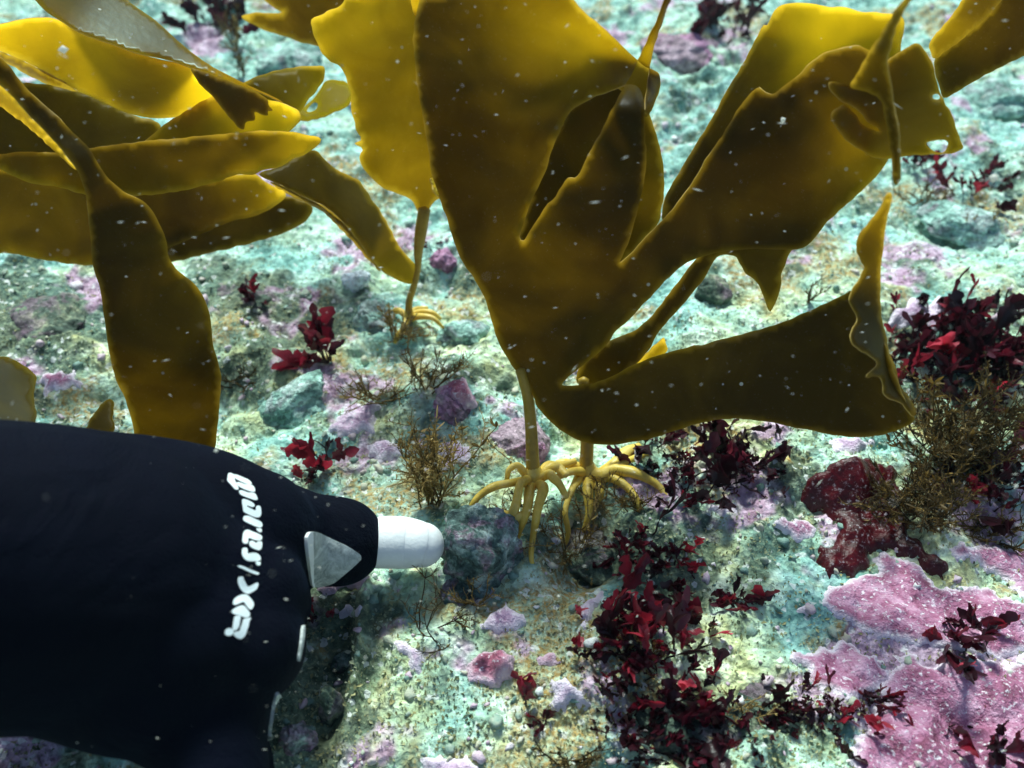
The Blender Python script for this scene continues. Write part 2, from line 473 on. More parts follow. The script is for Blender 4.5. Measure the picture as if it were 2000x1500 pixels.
tn = np.clip(.58 + .7 * pn(G[:, 0] * 25, G[:, 1] * 25, 53) + .16 * rng.standard_normal(n), .18, 1)
o = obj('algal_turf', V, [F], TURF, attrs={'tone': np.repeat(tn, 4)}, smooth=False)
tag(o, 'short fuzzy olive and cream algae over the seabed', 'algae', kind='stuff')

# ------------------------------------------------------------------ rocks
def rock(name, label, px, py, rx, ry, mat, seed, lift=.2, rz=0., facet=.5, deep=1.0, group='stones on the seabed', tilt=0.):
    g = ground(px, py + ry * .35)
    d = depth_of(g)
    ax, az = rx * d / FPX, ry * d / FPX
    v, f = ico(4)
    rs = np.random.default_rng(seed)
    for _ in range(int(10 * facet) + 2):                       # planar facets
        nrm = rs.standard_normal(3); nrm /= np.linalg.norm(nrm)
        cut = rs.uniform(.62, .9)
        t = v @ nrm
        v = v - np.clip(t - cut, 0, None)[:, None] * nrm[None] * .9
    nz = np.array([mnoise.fractal(Vector(p * 1.7 + seed * 3.1), 1.0, 2.1, 5) for p in v])
    n2 = np.array([mnoise.noise(Vector(p * 8 + seed)) for p in v])
    v = v * (1 + .24 * nz + .06 * n2)[:, None]
    v = v * np.array([ax, ax * deep * .9, az * 1.05])
    ct, st = math.cos(tilt), math.sin(tilt)
    v = np.stack([v[:, 0] * ct - v[:, 2] * st, v[:, 1], v[:, 0] * st + v[:, 2] * ct], -1)
    c, s_ = math.cos(rz), math.sin(rz)
    v = np.stack([v[:, 0] * c - v[:, 1] * s_, v[:, 0] * s_ + v[:, 1] * c, v[:, 2]], -1)
    o = obj(name, v, [f], mat)
    o.location = g + np.array([0, 0, az * (lift - .22)])
    return tag(o, label, 'rock', group)

rock('boulder', 'rounded mottled grey boulder under the holdfast roots beside the white fingertip', 942, 1060, 76, 90, ROCK, 3, .62, .3, .35)
rock('rock', 'dark growth covered rock under the rear kelp holdfast', 1165, 1045, 105, 60, ROCK_DARK, 5, -.3, .2, .5)
rock('stone_slab', 'tilted pale green stone slab with a dark undercut edge', 565, 775, 88, 46, ROCK_MINT, 11, .25, .5, 1.0, .8, tilt=.25)
rock('stone', 'smooth white stone left of the small kelp stipe', 697, 546, 30, 20, ROCK_WHITE, 12, .5, .2, .8)
rock('stone', 'grey green stone behind the small kelp roots', 738, 610, 42, 40, ROCK_MINT, 14, .2, .1, .4)
rock('stone', 'rounded stone right of the small kelp roots', 905, 645, 52, 38, ROCK_MINT, 15, .15, .6, .4)
rock('stone', 'pink coated angular stone behind the main kelp stipe', 1012, 842, 66, 40, ROCK_PINK, 16, .2, .2, .9)
rock('stone', 'small stone with a reddish cap beside the big blade edge', 868, 505, 30, 24, ROCK_PINK, 17, .3, .3, .5)
rock('stone', 'knobbly purple stone on the pale ground left of the big blade', 888, 785, 42, 34, ROCK_PINK, 18, .3, .1, .3)
rock('stone', 'grey stone low beside the glove edge', 580, 1430, 34, 44, ROCK, 19, .3, .2, .5)
rock('stone', 'small pitted stone on top of the low ridge', 672, 1290, 24, 26, ROCK, 20, .6, .2, .6)
rock('ridge_rock', 'narrow dark upright ridge of rock below the fingertip', 650, 1350, 34, 130, ROCK_DARK, 21, -.2, .3, .8)
rock('stone', 'blue grey slanted slab near the upper right corner', 1935, 190, 90, 36, ROCK_MINT, 22, .2, -.3, 1., .8, tilt=.35)
rock('stone', 'long low stone on the right behind the curled blade tip', 1880, 425, 80, 30, ROCK_MINT, 23, .1, -.3, .8)
rock('stone', 'dark holed stone under the hanging kelp tip', 1392, 562, 36, 34, ROCK_DARK, 24, .2, .2, .4)
rock('stone', 'pale stone at the top edge between the blades', 1330, 90, 80, 26, ROCK_PINK, 25, .1, .2, .7)
rock('stone', 'dark stone in the shade under the left fronds', 90, 600, 100, 42, ROCK_DARK, 26, -.45, .2, .7)
rock('stone', 'greenish stone beside the broad hanging frond', 480, 560, 90, 36, ROCK_DARK, 27, -.5, .2, .7)
rock('stone', 'pale lump of stone at the top left behind fronds', 560, 105, 70, 32, ROCK_MINT, 28, .1, .2, .6)
rock('stone', 'low dark rock under the red seaweed bank', 1390, 1400, 170, 60, ROCK_DARK, 29, -.25, .2, .6)
rock('stone', 'bluish lump under the finger beside the boulder', 905, 1150, 50, 24, ROCK, 30, .05, .1, .4)

# ------------------------------------------------------------------ draped crusts
def inside(pts, poly):
    x, y = pts[:, 0], pts[:, 1]
    r = np.zeros(len(pts), bool)
    q = np.roll(poly, -1, 0)
    for (x0, y0), (x1, y1) in zip(poly, q):
        c = (y0 > y) != (y1 > y)
        if y1 != y0:
            r ^= c & (x < (x1 - x0) * (y - y0) / (y1 - y0) + x0)
    return r

def resample(poly, step, smooth=2):
    p = np.asarray(poly, float)
    for _ in range(smooth):
        q = np.roll(p, -1, 0)
        p = np.stack([.78 * p + .22 * q, .22 * p + .78 * q], 1).reshape(-1, 2)
    q = np.vstack([p, p[:1]])
    s = np.concatenate([[0], np.cumsum(np.linalg.norm(np.diff(q, axis=0), axis=1))])
    m = max(8, int(s[-1] / step))
    t = np.linspace(0, s[-1], m, endpoint=False)
    return np.stack([np.interp(t, s, q[:, 0]), np.interp(t, s, q[:, 1])], -1)

def triangulate(rings, step, seed=0):
    """constrained triangulation of ring 0 minus the other rings -> pts, tris, distance to the rim"""
    rs = np.random.default_rng(seed)
    out = rings[0]
    lo, hi = out.min(0), out.max(0)
    gx, gy = np.meshgrid(np.arange(lo[0], hi[0], step), np.arange(lo[1], hi[1], step * .866))
    gx[1::2] += step * .5
    I = np.stack([gx.ravel(), gy.ravel()], -1)
    I += rs.uniform(-.15, .15, I.shape) * step
    I = I[inside(I, out)]
    B = np.concatenate(rings)
    def rim(p):
        d = np.empty(len(p))
        for k in range(0, len(p), 2000):
            d[k:k + 2000] = np.sqrt(((p[k:k + 2000, None] - B[None]) ** 2).sum(-1)).min(1)
        return d
    I = I[rim(I) > step * .55]
    for h in rings[1:]:
        I = I[~inside(I, h)]
    E, k = [], 0
    for rg in rings:
        m = len(rg)
        E += [(k + a, k + (a + 1) % m) for a in range(m)]
        k += m
    pts = np.vstack([B, I])
    v, _, f, *_ = delaunay_2d_cdt([Vector(p) for p in pts.tolist()], E, [], 0, 1e-9)
    v = np.array([(a.x, a.y) for a in v])
    f = np.array([x for x in f if len(x) == 3])
    c = v[f].mean(1)
    ok = inside(c, out)
    for h in rings[1:]:
        ok &= ~inside(c, h)
    f = f[ok]
    used = np.unique(f)
    mp = -np.ones(len(v), int); mp[used] = np.arange(len(used))
    v, f = v[used], mp[f]
    return v, f, rim(v)

def wobble(poly, amp, seed):
    rs = np.random.default_rng(seed)
    n_ = len(poly)
    k = np.fft.rfftfreq(n_, 1 / n_)
    w_ = np.fft.irfft((rs.standard_normal(len(k)) + 1j * rs.standard_normal(len(k))) * np.where((k > 2) & (k < n_ / 3), 1 / np.sqrt(k + 1), 0), n_)
    w_ = w_ / (w_.std() + 1e-9)
    t = np.roll(poly, -1, 0) - np.roll(poly, 1, 0)
    nn = np.stack([t[:, 1], -t[:, 0]], -1) / (np.linalg.norm(t, axis=1)[:, None] + 1e-9)
    return poly + nn * (amp * w_)[:, None]

def crust(name, label, outline, mat, seed, thick=.003, knob=.0, rimw=.0030, amp=4, cat='crust', group='encrusting patches on the seabed', step=.0017, soft=False):
    poly = wobble(resample(outline, 7, 2), amp, seed)
    g = ground(poly[:, 0], poly[:, 1])
    ring = g[:, :2]
    L_ = np.linalg.norm(ring - np.roll(ring, 1, 0), axis=1).sum()
    ring = resample(ring, max(.0012, L_ / 400), 1)
    v, f, d = triangulate([ring], step, seed)
    prof = np.sqrt(np.clip(d / .004, 0, 1))
    lump = knob * (cells(v[:, 0] * 95, v[:, 1] * 95, seed) * 1.6 + .5 * cells(v[:, 0] * 230, v[:, 1] * 230, seed + 1)) + .0012 * pn(v[:, 0] * 140, v[:, 1] * 140, seed)
    base = H(v[:, 0], v[:, 1], False)
    z = base - .002 + (.0030 + thick * .5 + lump) * prof + .0005 * pn(v[:, 0] * 420, v[:, 1] * 420, seed)
    z = np.where(d < 1e-6, H(v[:, 0], v[:, 1]) - .002, z if soft else np.maximum(z, H(v[:, 0], v[:, 1]) + .0011))
    V = np.stack([v[:, 0], v[:, 1], z], -1)
    a = V[f[:, 1]] - V[f[:, 0]]; b = V[f[:, 2]] - V[f[:, 0]]
    flip = np.cross(a, b)[:, 2] < 0
    f[flip] = f[flip][:, ::-1]
    c = V.mean(0)
    o = obj(name, V - c, [f], mat, attrs={'edge': np.exp(-(d / rimw) ** 4)})
    o.location = c
    return tag(o, label, cat, group)

crust('coralline_crust', 'broad mauve crust with a thin white scalloped rim over dark red crust', [(1600, 1165), (1612, 1142), (1650, 1132), (1700, 1122), (1715, 1115), (1690, 1090), (1720, 1080), (1750, 1084), (1780, 1098), (1810, 1118), (1835, 1140), (1870, 1130), (1900, 1150), (1945, 1150), (1985, 1172), (2080, 1200), (2090, 1265), (1960, 1290), (1880, 1280), (1800, 1265), (1720, 1250), (1660, 1222), (1625, 1212), (1605, 1190)], CRUST, 61, .0035)
crust('coralline_crust', 'mauve crust plate at the right edge above the broad rimmed crust', [(1830, 1062), (1880, 1060), (1940, 1066), (2060, 1080), (2080, 1200), (2000, 1170), (1950, 1140), (1920, 1110), (1870, 1095)], CRUST, 62, .003)
crust('coralline_crust', 'ragged pink white crust left below the broad rimmed crust', [(1545, 1290), (1570, 1270), (1612, 1252), (1660, 1258), (1710, 1275), (1740, 1310), (1730, 1350), (1680, 1375), (1620, 1360), (1575, 1340)], CRUST, 63, .003, .001, amp=7)
crust('coralline_crust', 'large pink white mottled crust filling the lower right corner', [(1690, 1400), (1728, 1350), (1738, 1300), (1745, 1262), (1800, 1275), (1880, 1295), (1960, 1300), (2020, 1260), (2090, 1270), (2120, 1400), (2090, 1560), (1640, 1560), (1650, 1480)], CRUST, 64, .003, .001, amp=9)
crust('coralline_crust', 'smooth lilac lump with a pointed top on the pale sand', [(925, 1225), (945, 1208), (965, 1200), (985, 1170), (1002, 1190), (1030, 1200), (1032, 1220), (1005, 1240), (960, 1238)], CRUST_PALE, 65, .006, .001, amp=2)
crust('coralline_crust', 'knobbly rose crust in the middle of the lower sand', [(900, 1305), (918, 1290), (935, 1275), (960, 1268), (990, 1272), (1010, 1290), (1005, 1318), (985, 1335), (962, 1352), (940, 1340), (912, 1325)], CRUST_ROSE, 66, .006, .0045, amp=3, step=.0011)
crust('coralline_crust', 'lilac patches of crust beside the lower red seaweed clump', [(1068, 1340), (1085, 1322), (1110, 1318), (1118, 1345), (1140, 1345), (1160, 1362), (1140, 1395), (1112, 1380), (1095, 1400), (1070, 1385)], CRUST_PALE, 67, .004, .002, amp=5)
crust('coralline_crust', 'small dull red crust right of the knobbly rose crust', [(1035, 1290), (1060, 1272), (1092, 1278), (1105, 1295), (1080, 1305), (1050, 1308)], CRUST_ROSE, 68, .003, .002, amp=3)
crust('coralline_crust', 'pale lilac crust near the glove edge below the fingertip', [(650, 1195), (680, 1178), (715, 1182), (705, 1205), (672, 1215)], CRUST_PALE, 69, .005, .001, amp=3)
crust('coralline_crust', 'two lobed lilac crust left of the knobbly rose crust', [(765, 1255), (785, 1240), (805, 1262), (830, 1270), (835, 1300), (812, 1325), (795, 1318), (800, 1290), (772, 1278)], CRUST_PALE, 70, .003, .001, amp=3)
crust('coralline_crust', 'mauve disc shaped crust with a pale margin left of the dark red crust', [(1505, 1018), (1525, 1004), (1545, 1014), (1575, 1012), (1598, 1030), (1590, 1055), (1555, 1065), (1535, 1045), (1510, 1036)], CRUST, 71, .004, amp=2)
crust('coralline_crust', 'curved lilac crust strip beside the top of the red clump', [(1135, 1175), (1160, 1158), (1190, 1155), (1175, 1180), (1155, 1205), (1150, 1235), (1130, 1235), (1128, 1205)], CRUST_PALE, 72, .004, .001, amp=3)
crust('coralline_crust', 'faint lilac crust on the sand below the boulder rocks', [(1370, 990), (1405, 978), (1445, 988), (1440, 1008), (1400, 1012)], CRUST, 73, .002, amp=4)
crust('coralline_crust', 'pink white crust between tan plants left of the stipe', [(640, 830), (680, 790), (720, 780), (750, 800), (735, 835), (700, 855), (655, 860)], CRUST_PALE, 74, .004, .002, amp=6)
crust('coralline_crust', 'bright lilac crust above the tan bushy seaweed', [(705, 880), (740, 858), (775, 862), (792, 885), (770, 905), (725, 900)], CRUST_PALE, 75, .004, .002, amp=4)
crust('coralline_crust', 'pale crust patch behind the tan bushy seaweed', [(850, 870), (890, 858), (930, 872), (920, 905), (880, 925), (850, 905)], CRUST_PALE, 76, .003, .002, amp=6)
crust('coralline_crust', 'small round mauve crust above the ragged pink crust', [(1548, 1190), (1568, 1176), (1592, 1184), (1588, 1205), (1560, 1208)], CRUST, 77, .004, amp=2)
crust('coralline_crust', 'magenta knobs of crust left of the main stipe', [(850, 775), (870, 752), (905, 745), (928, 765), (930, 800), (905, 815), (870, 812)], CRUST_ROSE, 78, .010, .004, amp=4)
crust('coralline_crust', 'purple crust on the shaded ground above the glove', [(70, 735), (110, 722), (165, 730), (160, 755), (110, 770), (75, 765)], CRUST, 79, .003, .002, amp=6)
crust('coralline_crust', 'rosy crust patch directly under the white fingertip sleeve', [(610, 1150), (660, 1130), (700, 1118), (735, 1120), (720, 1140), (670, 1158), (630, 1165)], CRUST_ROSE, 80, .004, .001, amp=3)
crust('coralline_crust', 'lilac crust under the bottom of the lower sand', [(810, 1490), (850, 1470), (910, 1475), (950, 1500), (930, 1540), (830, 1540)], CRUST_PALE, 81, .003, .002, amp=5)
crust('coralline_crust', 'pale pink crust on the right under the curled blade edge', [(1735, 600), (1790, 585), (1850, 590), (1870, 620), (1810, 650), (1745, 645)], CRUST_PALE, 82, .003, .002, amp=7)
crust('coralline_crust', 'pink white crust strip under the tip of the long curved blade', [(1615, 862), (1660, 855), (1715, 858), (1705, 880), (1650, 888), (1618, 882)], CRUST_PALE, 83, .004, .001, amp=4)
crust('red_crust', 'glossy dark red crust sheet with white specks beside the broad mauve crust', [(1556, 975), (1570, 930), (1625, 900), (1700, 892), (1760, 920), (1765, 965), (1765, 1000), (1770, 1040), (1820, 1070), (1858, 1115), (1850, 1138), (1810, 1130), (1780, 1095), (1720, 1075), (1690, 1085), (1705, 1112), (1650, 1128), (1605, 1135), (1598, 1095), (1580, 1068), (1640, 1055), (1630, 1020), (1600, 1000)], RED_CRUST, 84, .006, amp=5, soft=True)

# ------------------------------------------------------------------ kelp sheets
def tps(ctrl, px, py):
    c = np.asarray(ctrl, float)
    xy = c[:, :2] / 1000
    def phi(r2): return np.where(r2 > 1e-12, .5 * r2 * np.log(r2 + 1e-12), 0)
    m = len(c)
    K = phi(((xy[:, None] - xy[None]) ** 2).sum(-1)) + np.eye(m) * 1e-5
    if m >= 3:
        Pm = np.hstack([np.ones((m, 1)), xy])
        A = np.block([[K, Pm], [Pm.T, np.zeros((3, 3))]])
        w = np.linalg.lstsq(A, np.vstack([c[:, 2:], np.zeros((3, c.shape[1] - 2))]), rcond=None)[0]
        q = np.stack([px, py], -1) / 1000
        U = phi(((q[:, None] - xy[None]) ** 2).sum(-1))
        return U @ w[:m] + np.hstack([np.ones((len(q), 1)), q]) @ w[m:]
    return np.repeat(c[:1, 2:], len(px), 0)

class Blade:
    """one kelp blade: thick wavy sheets cut to an outline, each with its own distance and lean"""
    def __init__(s): s.a, s.rim = Acc(), []
    def sheet(s, outline, ctrl, step=12, ripple=1., holes=(), seed=1, jag=.8, thick=.0010, lean=0., noedge=()):
        ring = wobble(resample(outline, step * .6, 2), jag, seed)
        rings = [ring] + [resample(h, step * .5, 2) for h in holes]
        v, f, d = triangulate(rings, step, seed)
        px, py = v[:, 0], v[:, 1]
        dt = tps(ctrl, px, py)
        ed = np.exp(-d / 26)
        dep = dt[:, 0] + ripple * (.0028 * pn(px / 130, py / 130, seed) + .0012 * pn(px / 48, py / 48, seed + 3) + ed * .0026 * pn(px / 42, py / 42, seed + 7))
        dep = dep + lean * .00011 * (py - ring[:, 1].mean())
        V = P(px, py, dep)
        tone = np.clip(dt[:, 1], 0, 1)
        a, b, c = V[f[:, 0]], V[f[:, 1]], V[f[:, 2]]
        fn = np.cross(b - a, c - a)
        N = np.zeros_like(V)
        for k in range(3): np.add.at(N, f[:, k], fn)
        N /= np.linalg.norm(N, axis=1)[:, None] + 1e-15
        if ((P(1000, 750, 0) - V) * N).sum(1).mean() < 0:
            f = f[:, ::-1]; N = -N
        t = thick * (.42 + .58 * (1 - np.exp(-d / 14)))[:, None] * .5
        n_ = len(V)
        he = {}
        for tri in f:
            for k in range(3):
                he[(tri[k], tri[(k + 1) % 3])] = 1
        rim = [(b_, a_, a_ + n_, b_ + n_) for (a_, b_) in he if (b_, a_) not in he]
        edge = np.exp(-d / 4.2)
        for (cx_, cy_, r0_) in noedge:
            edge = edge * sstep(.6, 1.2, np.hypot(px - cx_, py - cy_) / r0_)
        s.rim.append((len(f) * 2, len(rim)))
        s.a.add(np.vstack([V + N * t, V - N * t]), np.vstack([f, f[:, ::-1] + n_]), np.array(rim), tone=np.tile(tone, 2), edge=np.tile(edge, 2))
        return s
    def build(s, parent=None, name='blade', mat=None):
        o_ = s.a.build(name, [mat or KELP, KELP_RIM], parent)
        nt = sum(k for k, _ in s.rim)
        mi_ = np.zeros(len(o_.data.polygons), np.int32); mi_[nt:] = 1
        o_.data.polygons.foreach_set('material_index', mi_)
        return o_

def tube_px(pts, mat, name, parent, n=10, m=24, flatten=None):
    q = spline(pts, m)
    C = P(q[:, 0], q[:, 1], q[:, 2])
    V, F3, F4 = tube_geo(C, q[:, 3] * q[:, 2] / FPX, n, True, flatten)
    f = [F3, F4]
    return obj(name, V, f, mat, parent)

def gd(px, py):
    return depth_of(ground(px, py))

# ---- main kelp
base = P(1042, 925, .432)
kelp = empty('kelp', base, 'large dark brown kelp with a broad split blade in the middle, rooted beside the boulder', 'kelp', 'kelp plants')
B = Blade()
main = [(824, -12), (815, 21), (810, 45), (807, 80), (809, 115), (814, 157), (824, 217), (833, 273), (841, 332), (852, 371), (862, 395), (873, 427), (883, 462), (897, 497), (908, 521),
        (922, 538), (939, 566), (950, 587), (957, 615), (967, 650), (978, 678), (995, 706), (1013, 734), (1030, 758), (1041, 772), (1051, 797), (1069, 818), (1097, 842), (1125, 858), (1160, 867),
        (1202, 869), (1247, 862), (1300, 848), (1342, 832), (1387, 820), (1440, 816), (1482, 820), (1524, 828), (1573, 839), (1615, 848), (1667, 855), (1720, 851), (1755, 841), (1783, 825), (1788, 814),
        (1770, 790), (1752, 745), (1735, 690), (1716, 640), (1690, 590), (1664, 565), (1653, 573),
        (1632, 583), (1580, 608), (1527, 629), (1457, 650), (1398, 667), (1335, 681), (1300, 690), (1265, 702), (1230, 716), (1195, 736), (1160, 748), (1125, 754), (1092, 754),
        (1107, 737), (1139, 713), (1177, 681), (1191, 664), (1202, 646), (1230, 625), (1247, 604), (1265, 587), (1282, 566), (1300, 548),
        (1322, 528), (1350, 508), (1400, 494), (1440, 488), (1490, 486), (1527, 487), (1566, 487), (1590, 469), (1615, 434), (1636, 413), (1671, 385), (1702, 354), (1734, 318),
        (1745, 280), (1735, 220), (1728, 160), (1722, 110), (1690, 96), (1678, 88), (1650, 92), (1625, 98), (1597, 112), (1580, 126), (1566, 143), (1545, 157), (1524, 175), (1510, 186), (1489, 178),
        (1482, 168), (1454, 196), (1433, 227), (1412, 262), (1384, 301), (1363, 340), (1331, 385), (1300, 423), (1286, 437), (1265, 459), (1247, 480), (1223, 504), (1207, 516),
        (1216, 500), (1233, 455), (1247, 402), (1258, 350), (1263, 301), (1258, 252), (1256, 227), (1261, 196), (1265, 157), (1272, 112), (1282, 73), (1296, 35), (1318, -25), (1306, -25), (1286, 28), (1265, 73), (1247, 115),
        (1230, 147), (1209, 185), (1188, 227), (1167, 269), (1146, 304), (1128, 345), (1120, 350), (1113, 345), (1104, 353), (1079, 395), (1072, 395), (1055, 420), (1037, 451), (1025, 472), (1016, 470), (1013, 462), (1020, 437), (1030, 409), (1051, 367), (1069, 325),
        (1079, 287), (1090, 266), (1095, 248), (1104, 241), (1100, 238), (1107, 227), (1118, 213), (1142, 199), (1167, 185), (1209, 171), (1226, 163), (1250, 172), (1256, 200), (1262, 232), (1280, 195), (1291, 155), (1286, 143), (1270, 135), (1244, 119),
        (1212, 87), (1174, 52), (1139, 21), (1118, 0), (1105, -18)]
B.sheet(main, [(1035, 760, .425, .12), (960, 600, .412, .10), (1100, 600, .408, .16), (880, 400, .392, .05), (815, 100, .362, .05), (850, 0, .352, .08), (1000, 250, .368, .10), (1000, 20, .345, .34), (1110, 120, .358, .58), (1200, 130, .368, .58), (1280, 160, .385, .45), (1060, 400, .385, .22),
               (1120, 420, .380, .10), (1200, 300, .366, .02), (1250, 200, .354, .0), (1300, 0, .325, .0), (1230, 460, .385, .02),
               (1300, 480, .395, .02), (1420, 320, .378, .00), (1550, 300, .362, .04), (1500, 200, .362, .10), (1650, 330, .368, .36), (1640, 200, .352, .30), (1720, 150, .350, .25), (1560, 460, .385, .10),
               (1150, 830, .408, .12), (1250, 780, .398, .10), (1400, 740, .388, .02), (1600, 700, .372, .00), (1600, 830, .385, .02), (1770, 810, .362, .05), (1670, 580, .360, .10), (1300, 690, .398, .16)], 12, .9, seed=5, noedge=[(1295, 30, 120), (1250, 130, 60)])
B.sheet([(1150, 60), (1200, 78), (1244, 119), (1270, 135), (1286, 143), (1292, 155), (1287, 182), (1264, 236), (1240, 215), (1225, 180), (1170, 160)], [(1150, 70, .371, .45), (1200, 150, .376, .5), (1288, 155, .388, .45), (1262, 230, .386, .4)], 10, .4, seed=6)
# the flap folded over behind the upper right lobe
B.sheet([(1300, 385), (1321, 343), (1352, 294), (1384, 241), (1408, 200), (1419, 178), (1447, 130), (1471, 87), (1492, 45), (1500, 52), (1510, 21), (1527, 10), (1552, 4), (1587, 7), (1608, 14), (1650, 12), (1685, 23), (1720, 25), (1737, 26), (1762, 32), (1769, 45), (1765, 66), (1758, 98), (1745, 180),
         (1700, 260), (1600, 300), (1500, 300), (1400, 330), (1310, 440), (1290, 430)],
        [(1300, 410, .402, .05), (1400, 230, .388, .05), (1480, 80, .380, .35), (1560, 60, .372, .85), (1620, 110, .374, .85), (1740, 50, .360, .75), (1740, 200, .366, .6), (1600, 260, .380, .5)], 14, .8, seed=9)
# the torn flap right of it, curled forward at its lower left
B.sheet([(1730, 120), (1758, 101), (1790, 84), (1800, 91), (1821, 119), (1828, 147), (1839, 189), (1860, 227), (1874, 273), (1884, 289), (1860, 301), (1818, 301), (1772, 304), (1737, 312), (1713, 310), (1688, 297), (1660, 280), (1636, 252), (1620, 226), (1628, 214), (1641, 208),
         (1648, 203), (1660, 212), (1672, 224), (1684, 246), (1718, 260), (1722, 254), (1694, 238), (1684, 220), (1660, 205), (1640, 195), (1622, 180), (1616, 166), (1618, 158), (1648, 164), (1660, 170), (1680, 172), (1690, 165), (1706, 150)],
        [(1640, 215, .344, .45), (1700, 290, .350, .62), (1680, 180, .346, .45), (1740, 300, .346, .6), (1790, 100, .344, .36), (1780, 200, .346, .30), (1870, 280, .342, .62), (1830, 180, .344, .42)],
        9, .5, holes=[[(1806, 280), (1816, 276), (1830, 273), (1845, 272), (1853, 278), (1850, 288), (1845, 297), (1832, 299), (1818, 292)], [(1820, 186), (1830, 182), (1838, 188), (1834, 195), (1822, 194)]], seed=12)
# the curled end of the long lower lobe, rising edge on past the upper flap
B.sheet([(1745, 375), (1730, 378), (1720, 410), (1695, 437), (1676, 458), (1671, 490), (1685, 518), (1688, 522), (1678, 545), (1664, 562), (1655, 590), (1672, 612), (1675, 625), (1660, 650), (1662, 668), (1680, 684), (1706, 698), (1714, 712), (1695, 728), (1690, 740), (1706, 734), (1720, 735), (1724, 760), (1722, 770), (1740, 782), (1762, 786),
         (1768, 800), (1786, 816), (1790, 800), (1775, 775), (1755, 752), (1748, 720), (1737, 692), (1727, 650), (1720, 615), (1719, 562), (1722, 510), (1726, 475), (1729, 440)],
        [(1740, 380, .318, .35), (1690, 470, .335, .20), (1725, 500, .340, .25), (1668, 600, .345, .12), (1720, 620, .356, .30), (1700, 700, .342, .10), (1740, 720, .362, .25), (1785, 810, .360, .15)], 9, .5, seed=14)
B.sheet([(1790, -14), (1765, 21), (1751, 49), (1738, 95), (1733, 115), (1738, 158), (1748, 217), (1757, 262), (1761, 315), (1755, 362), (1745, 362), (1741, 297), (1733, 245), (1722, 190), (1690, 178), (1655, 172), (1678, 140), (1695, 105), (1713, 80), (1734, 45), (1772, -14)],
        [(1780, 0, .290, .25), (1725, 100, .300, .18), (1690, 150, .312, .30), (1735, 190, .305, .05), (1745, 280, .306, .0), (1750, 355, .310, .0)], 10, .4, seed=15)
# small curl on the left margin
B.sheet([(840, 350), (847, 345), (852, 360), (858, 385), (850, 380), (844, 365)], [(845, 350, .388, .7), (858, 385, .392, .7), (850, 365, .385, .7)], 7, 0, seed=16)
B.build(kelp)
tube_px([(1016, 722, .424, 10), (1030, 770, .427, 11), (1036, 820, .430, 11.5), (1039, 870, .432, 12.5), (1041, 915, .434, 14), (1043, 945, .437, 17)], STIPE, 'stipe', kelp, 14)
hold = tube_px([(1041, 912, .434, 14), (1043, 930, .435, 20), (1046, 948, .438, 15)], HAPT, 'holdfast', kelp, 14, 10)
def roots(parent_thing, hold_obj, lst):
    for r_ in lst:
        r_ = [(x_, y_, min(d_, gd(x_, y_) - w_ * .5 * d_ / FPX + (.004 if k_ == len(r_) - 1 else 0)), w_ * 1.2 * rng.uniform(.82, 1.15)) for k_, (x_, y_, d_, w_) in enumerate([(a_ + (rng.normal(0, 2.2) if q_ else 0), b_ + (rng.normal(0, 2.2) if q_ else 0), c_, e_) for q_, (a_, b_, c_, e_) in enumerate(r_)])]
        h_ = tube_px(r_, HAPT, 'root', None, 9, 22)
        h_.parent = hold_obj
        h_.location = Vector((0, 0, 0))- hold_obj.location - parent_thing.location
roots(kelp, hold, [
    [(1038, 935, .434, 8), (1005, 940, .426, 8), (965, 950, .420, 7.5), (940, 968, .418, 6.5), (922, 985, .418, 6), (906, 1015, .428, 3.5)],
    [(1030, 930, .434, 8), (1012, 915, .430, 7), (995, 920, .428, 6), (992, 935, .430, 5)],
    [(1030, 938, .432, 9), (1015, 945, .422, 8.5), (1010, 970, .416, 8), (1006, 998, .414, 7.5), (985, 1024, .416, 5)],
    [(1006, 985, .415, 7), (1000, 1000, .416, 6), (982, 1000, .419, 3.5)],
    [(1035, 945, .434, 9), (1034, 965, .424, 9), (1030, 990, .416, 8.5), (1020, 1015, .414, 8.5), (1014, 1045, .420, 5), (1012, 1062, .428, 3)],
    [(1024, 1005, .415, 8), (1005, 1018, .414, 7), (984, 1026, .418, 3.5)],
    [(1050, 945, .434, 9), (1058, 955, .424, 8.5), (1052, 985, .416, 8.5), (1047, 1020, .414, 8), (1044, 1055, .420, 6), (1038, 1090, .428, 4), (1046, 1118, .434, 3)],
    [(1050, 935, .434, 8), (1070, 925, .430, 8), (1080, 938, .424, 8), (1096, 952, .422, 7), (1106, 972, .424, 6)],
    [(1052, 930, .436, 8), (1075, 912, .438, 8), (1092, 912, .440, 8), (1105, 930, .436, 7)],
    [(1055, 925, .436, 7), (1068, 905, .441, 8), (1095, 905, .445, 7), (1120, 898, .448, 6)],
])

# ---- kelp behind it
kb = empty('kelp', P(1145, 905, .452), 'shaded kelp with a thick stipe behind the large split blade, rooted on dark rock', 'kelp', 'kelp plants')
B = Blade()
B.sheet([(1150, 760), (1122, 745), (1132, 713), (1146, 699), (1165, 685), (1180, 668), (1212, 657), (1245, 643), (1270, 620), (1295, 590), (1320, 556), (1345, 520), (1375, 490), (1410, 440), (1480, 400), (1560, 400), (1590, 440), (1573, 475), (1545, 489), (1541, 496), (1533, 520), (1524, 538), (1527, 555), (1517, 587), (1505, 611), (1501, 608),
         (1492, 580), (1482, 552), (1454, 534), (1444, 513), (1436, 497), (1405, 496), (1390, 515), (1375, 545), (1345, 580), (1315, 620), (1285, 650), (1262, 690), (1230, 725), (1200, 760)],
        [(1150, 740, .440, .15), (1200, 700, .432, .0), (1300, 620, .422, .0), (1380, 500, .412, .0), (1500, 430, .405, .10), (1505, 600, .408, .22)], 12, .9, seed=21)
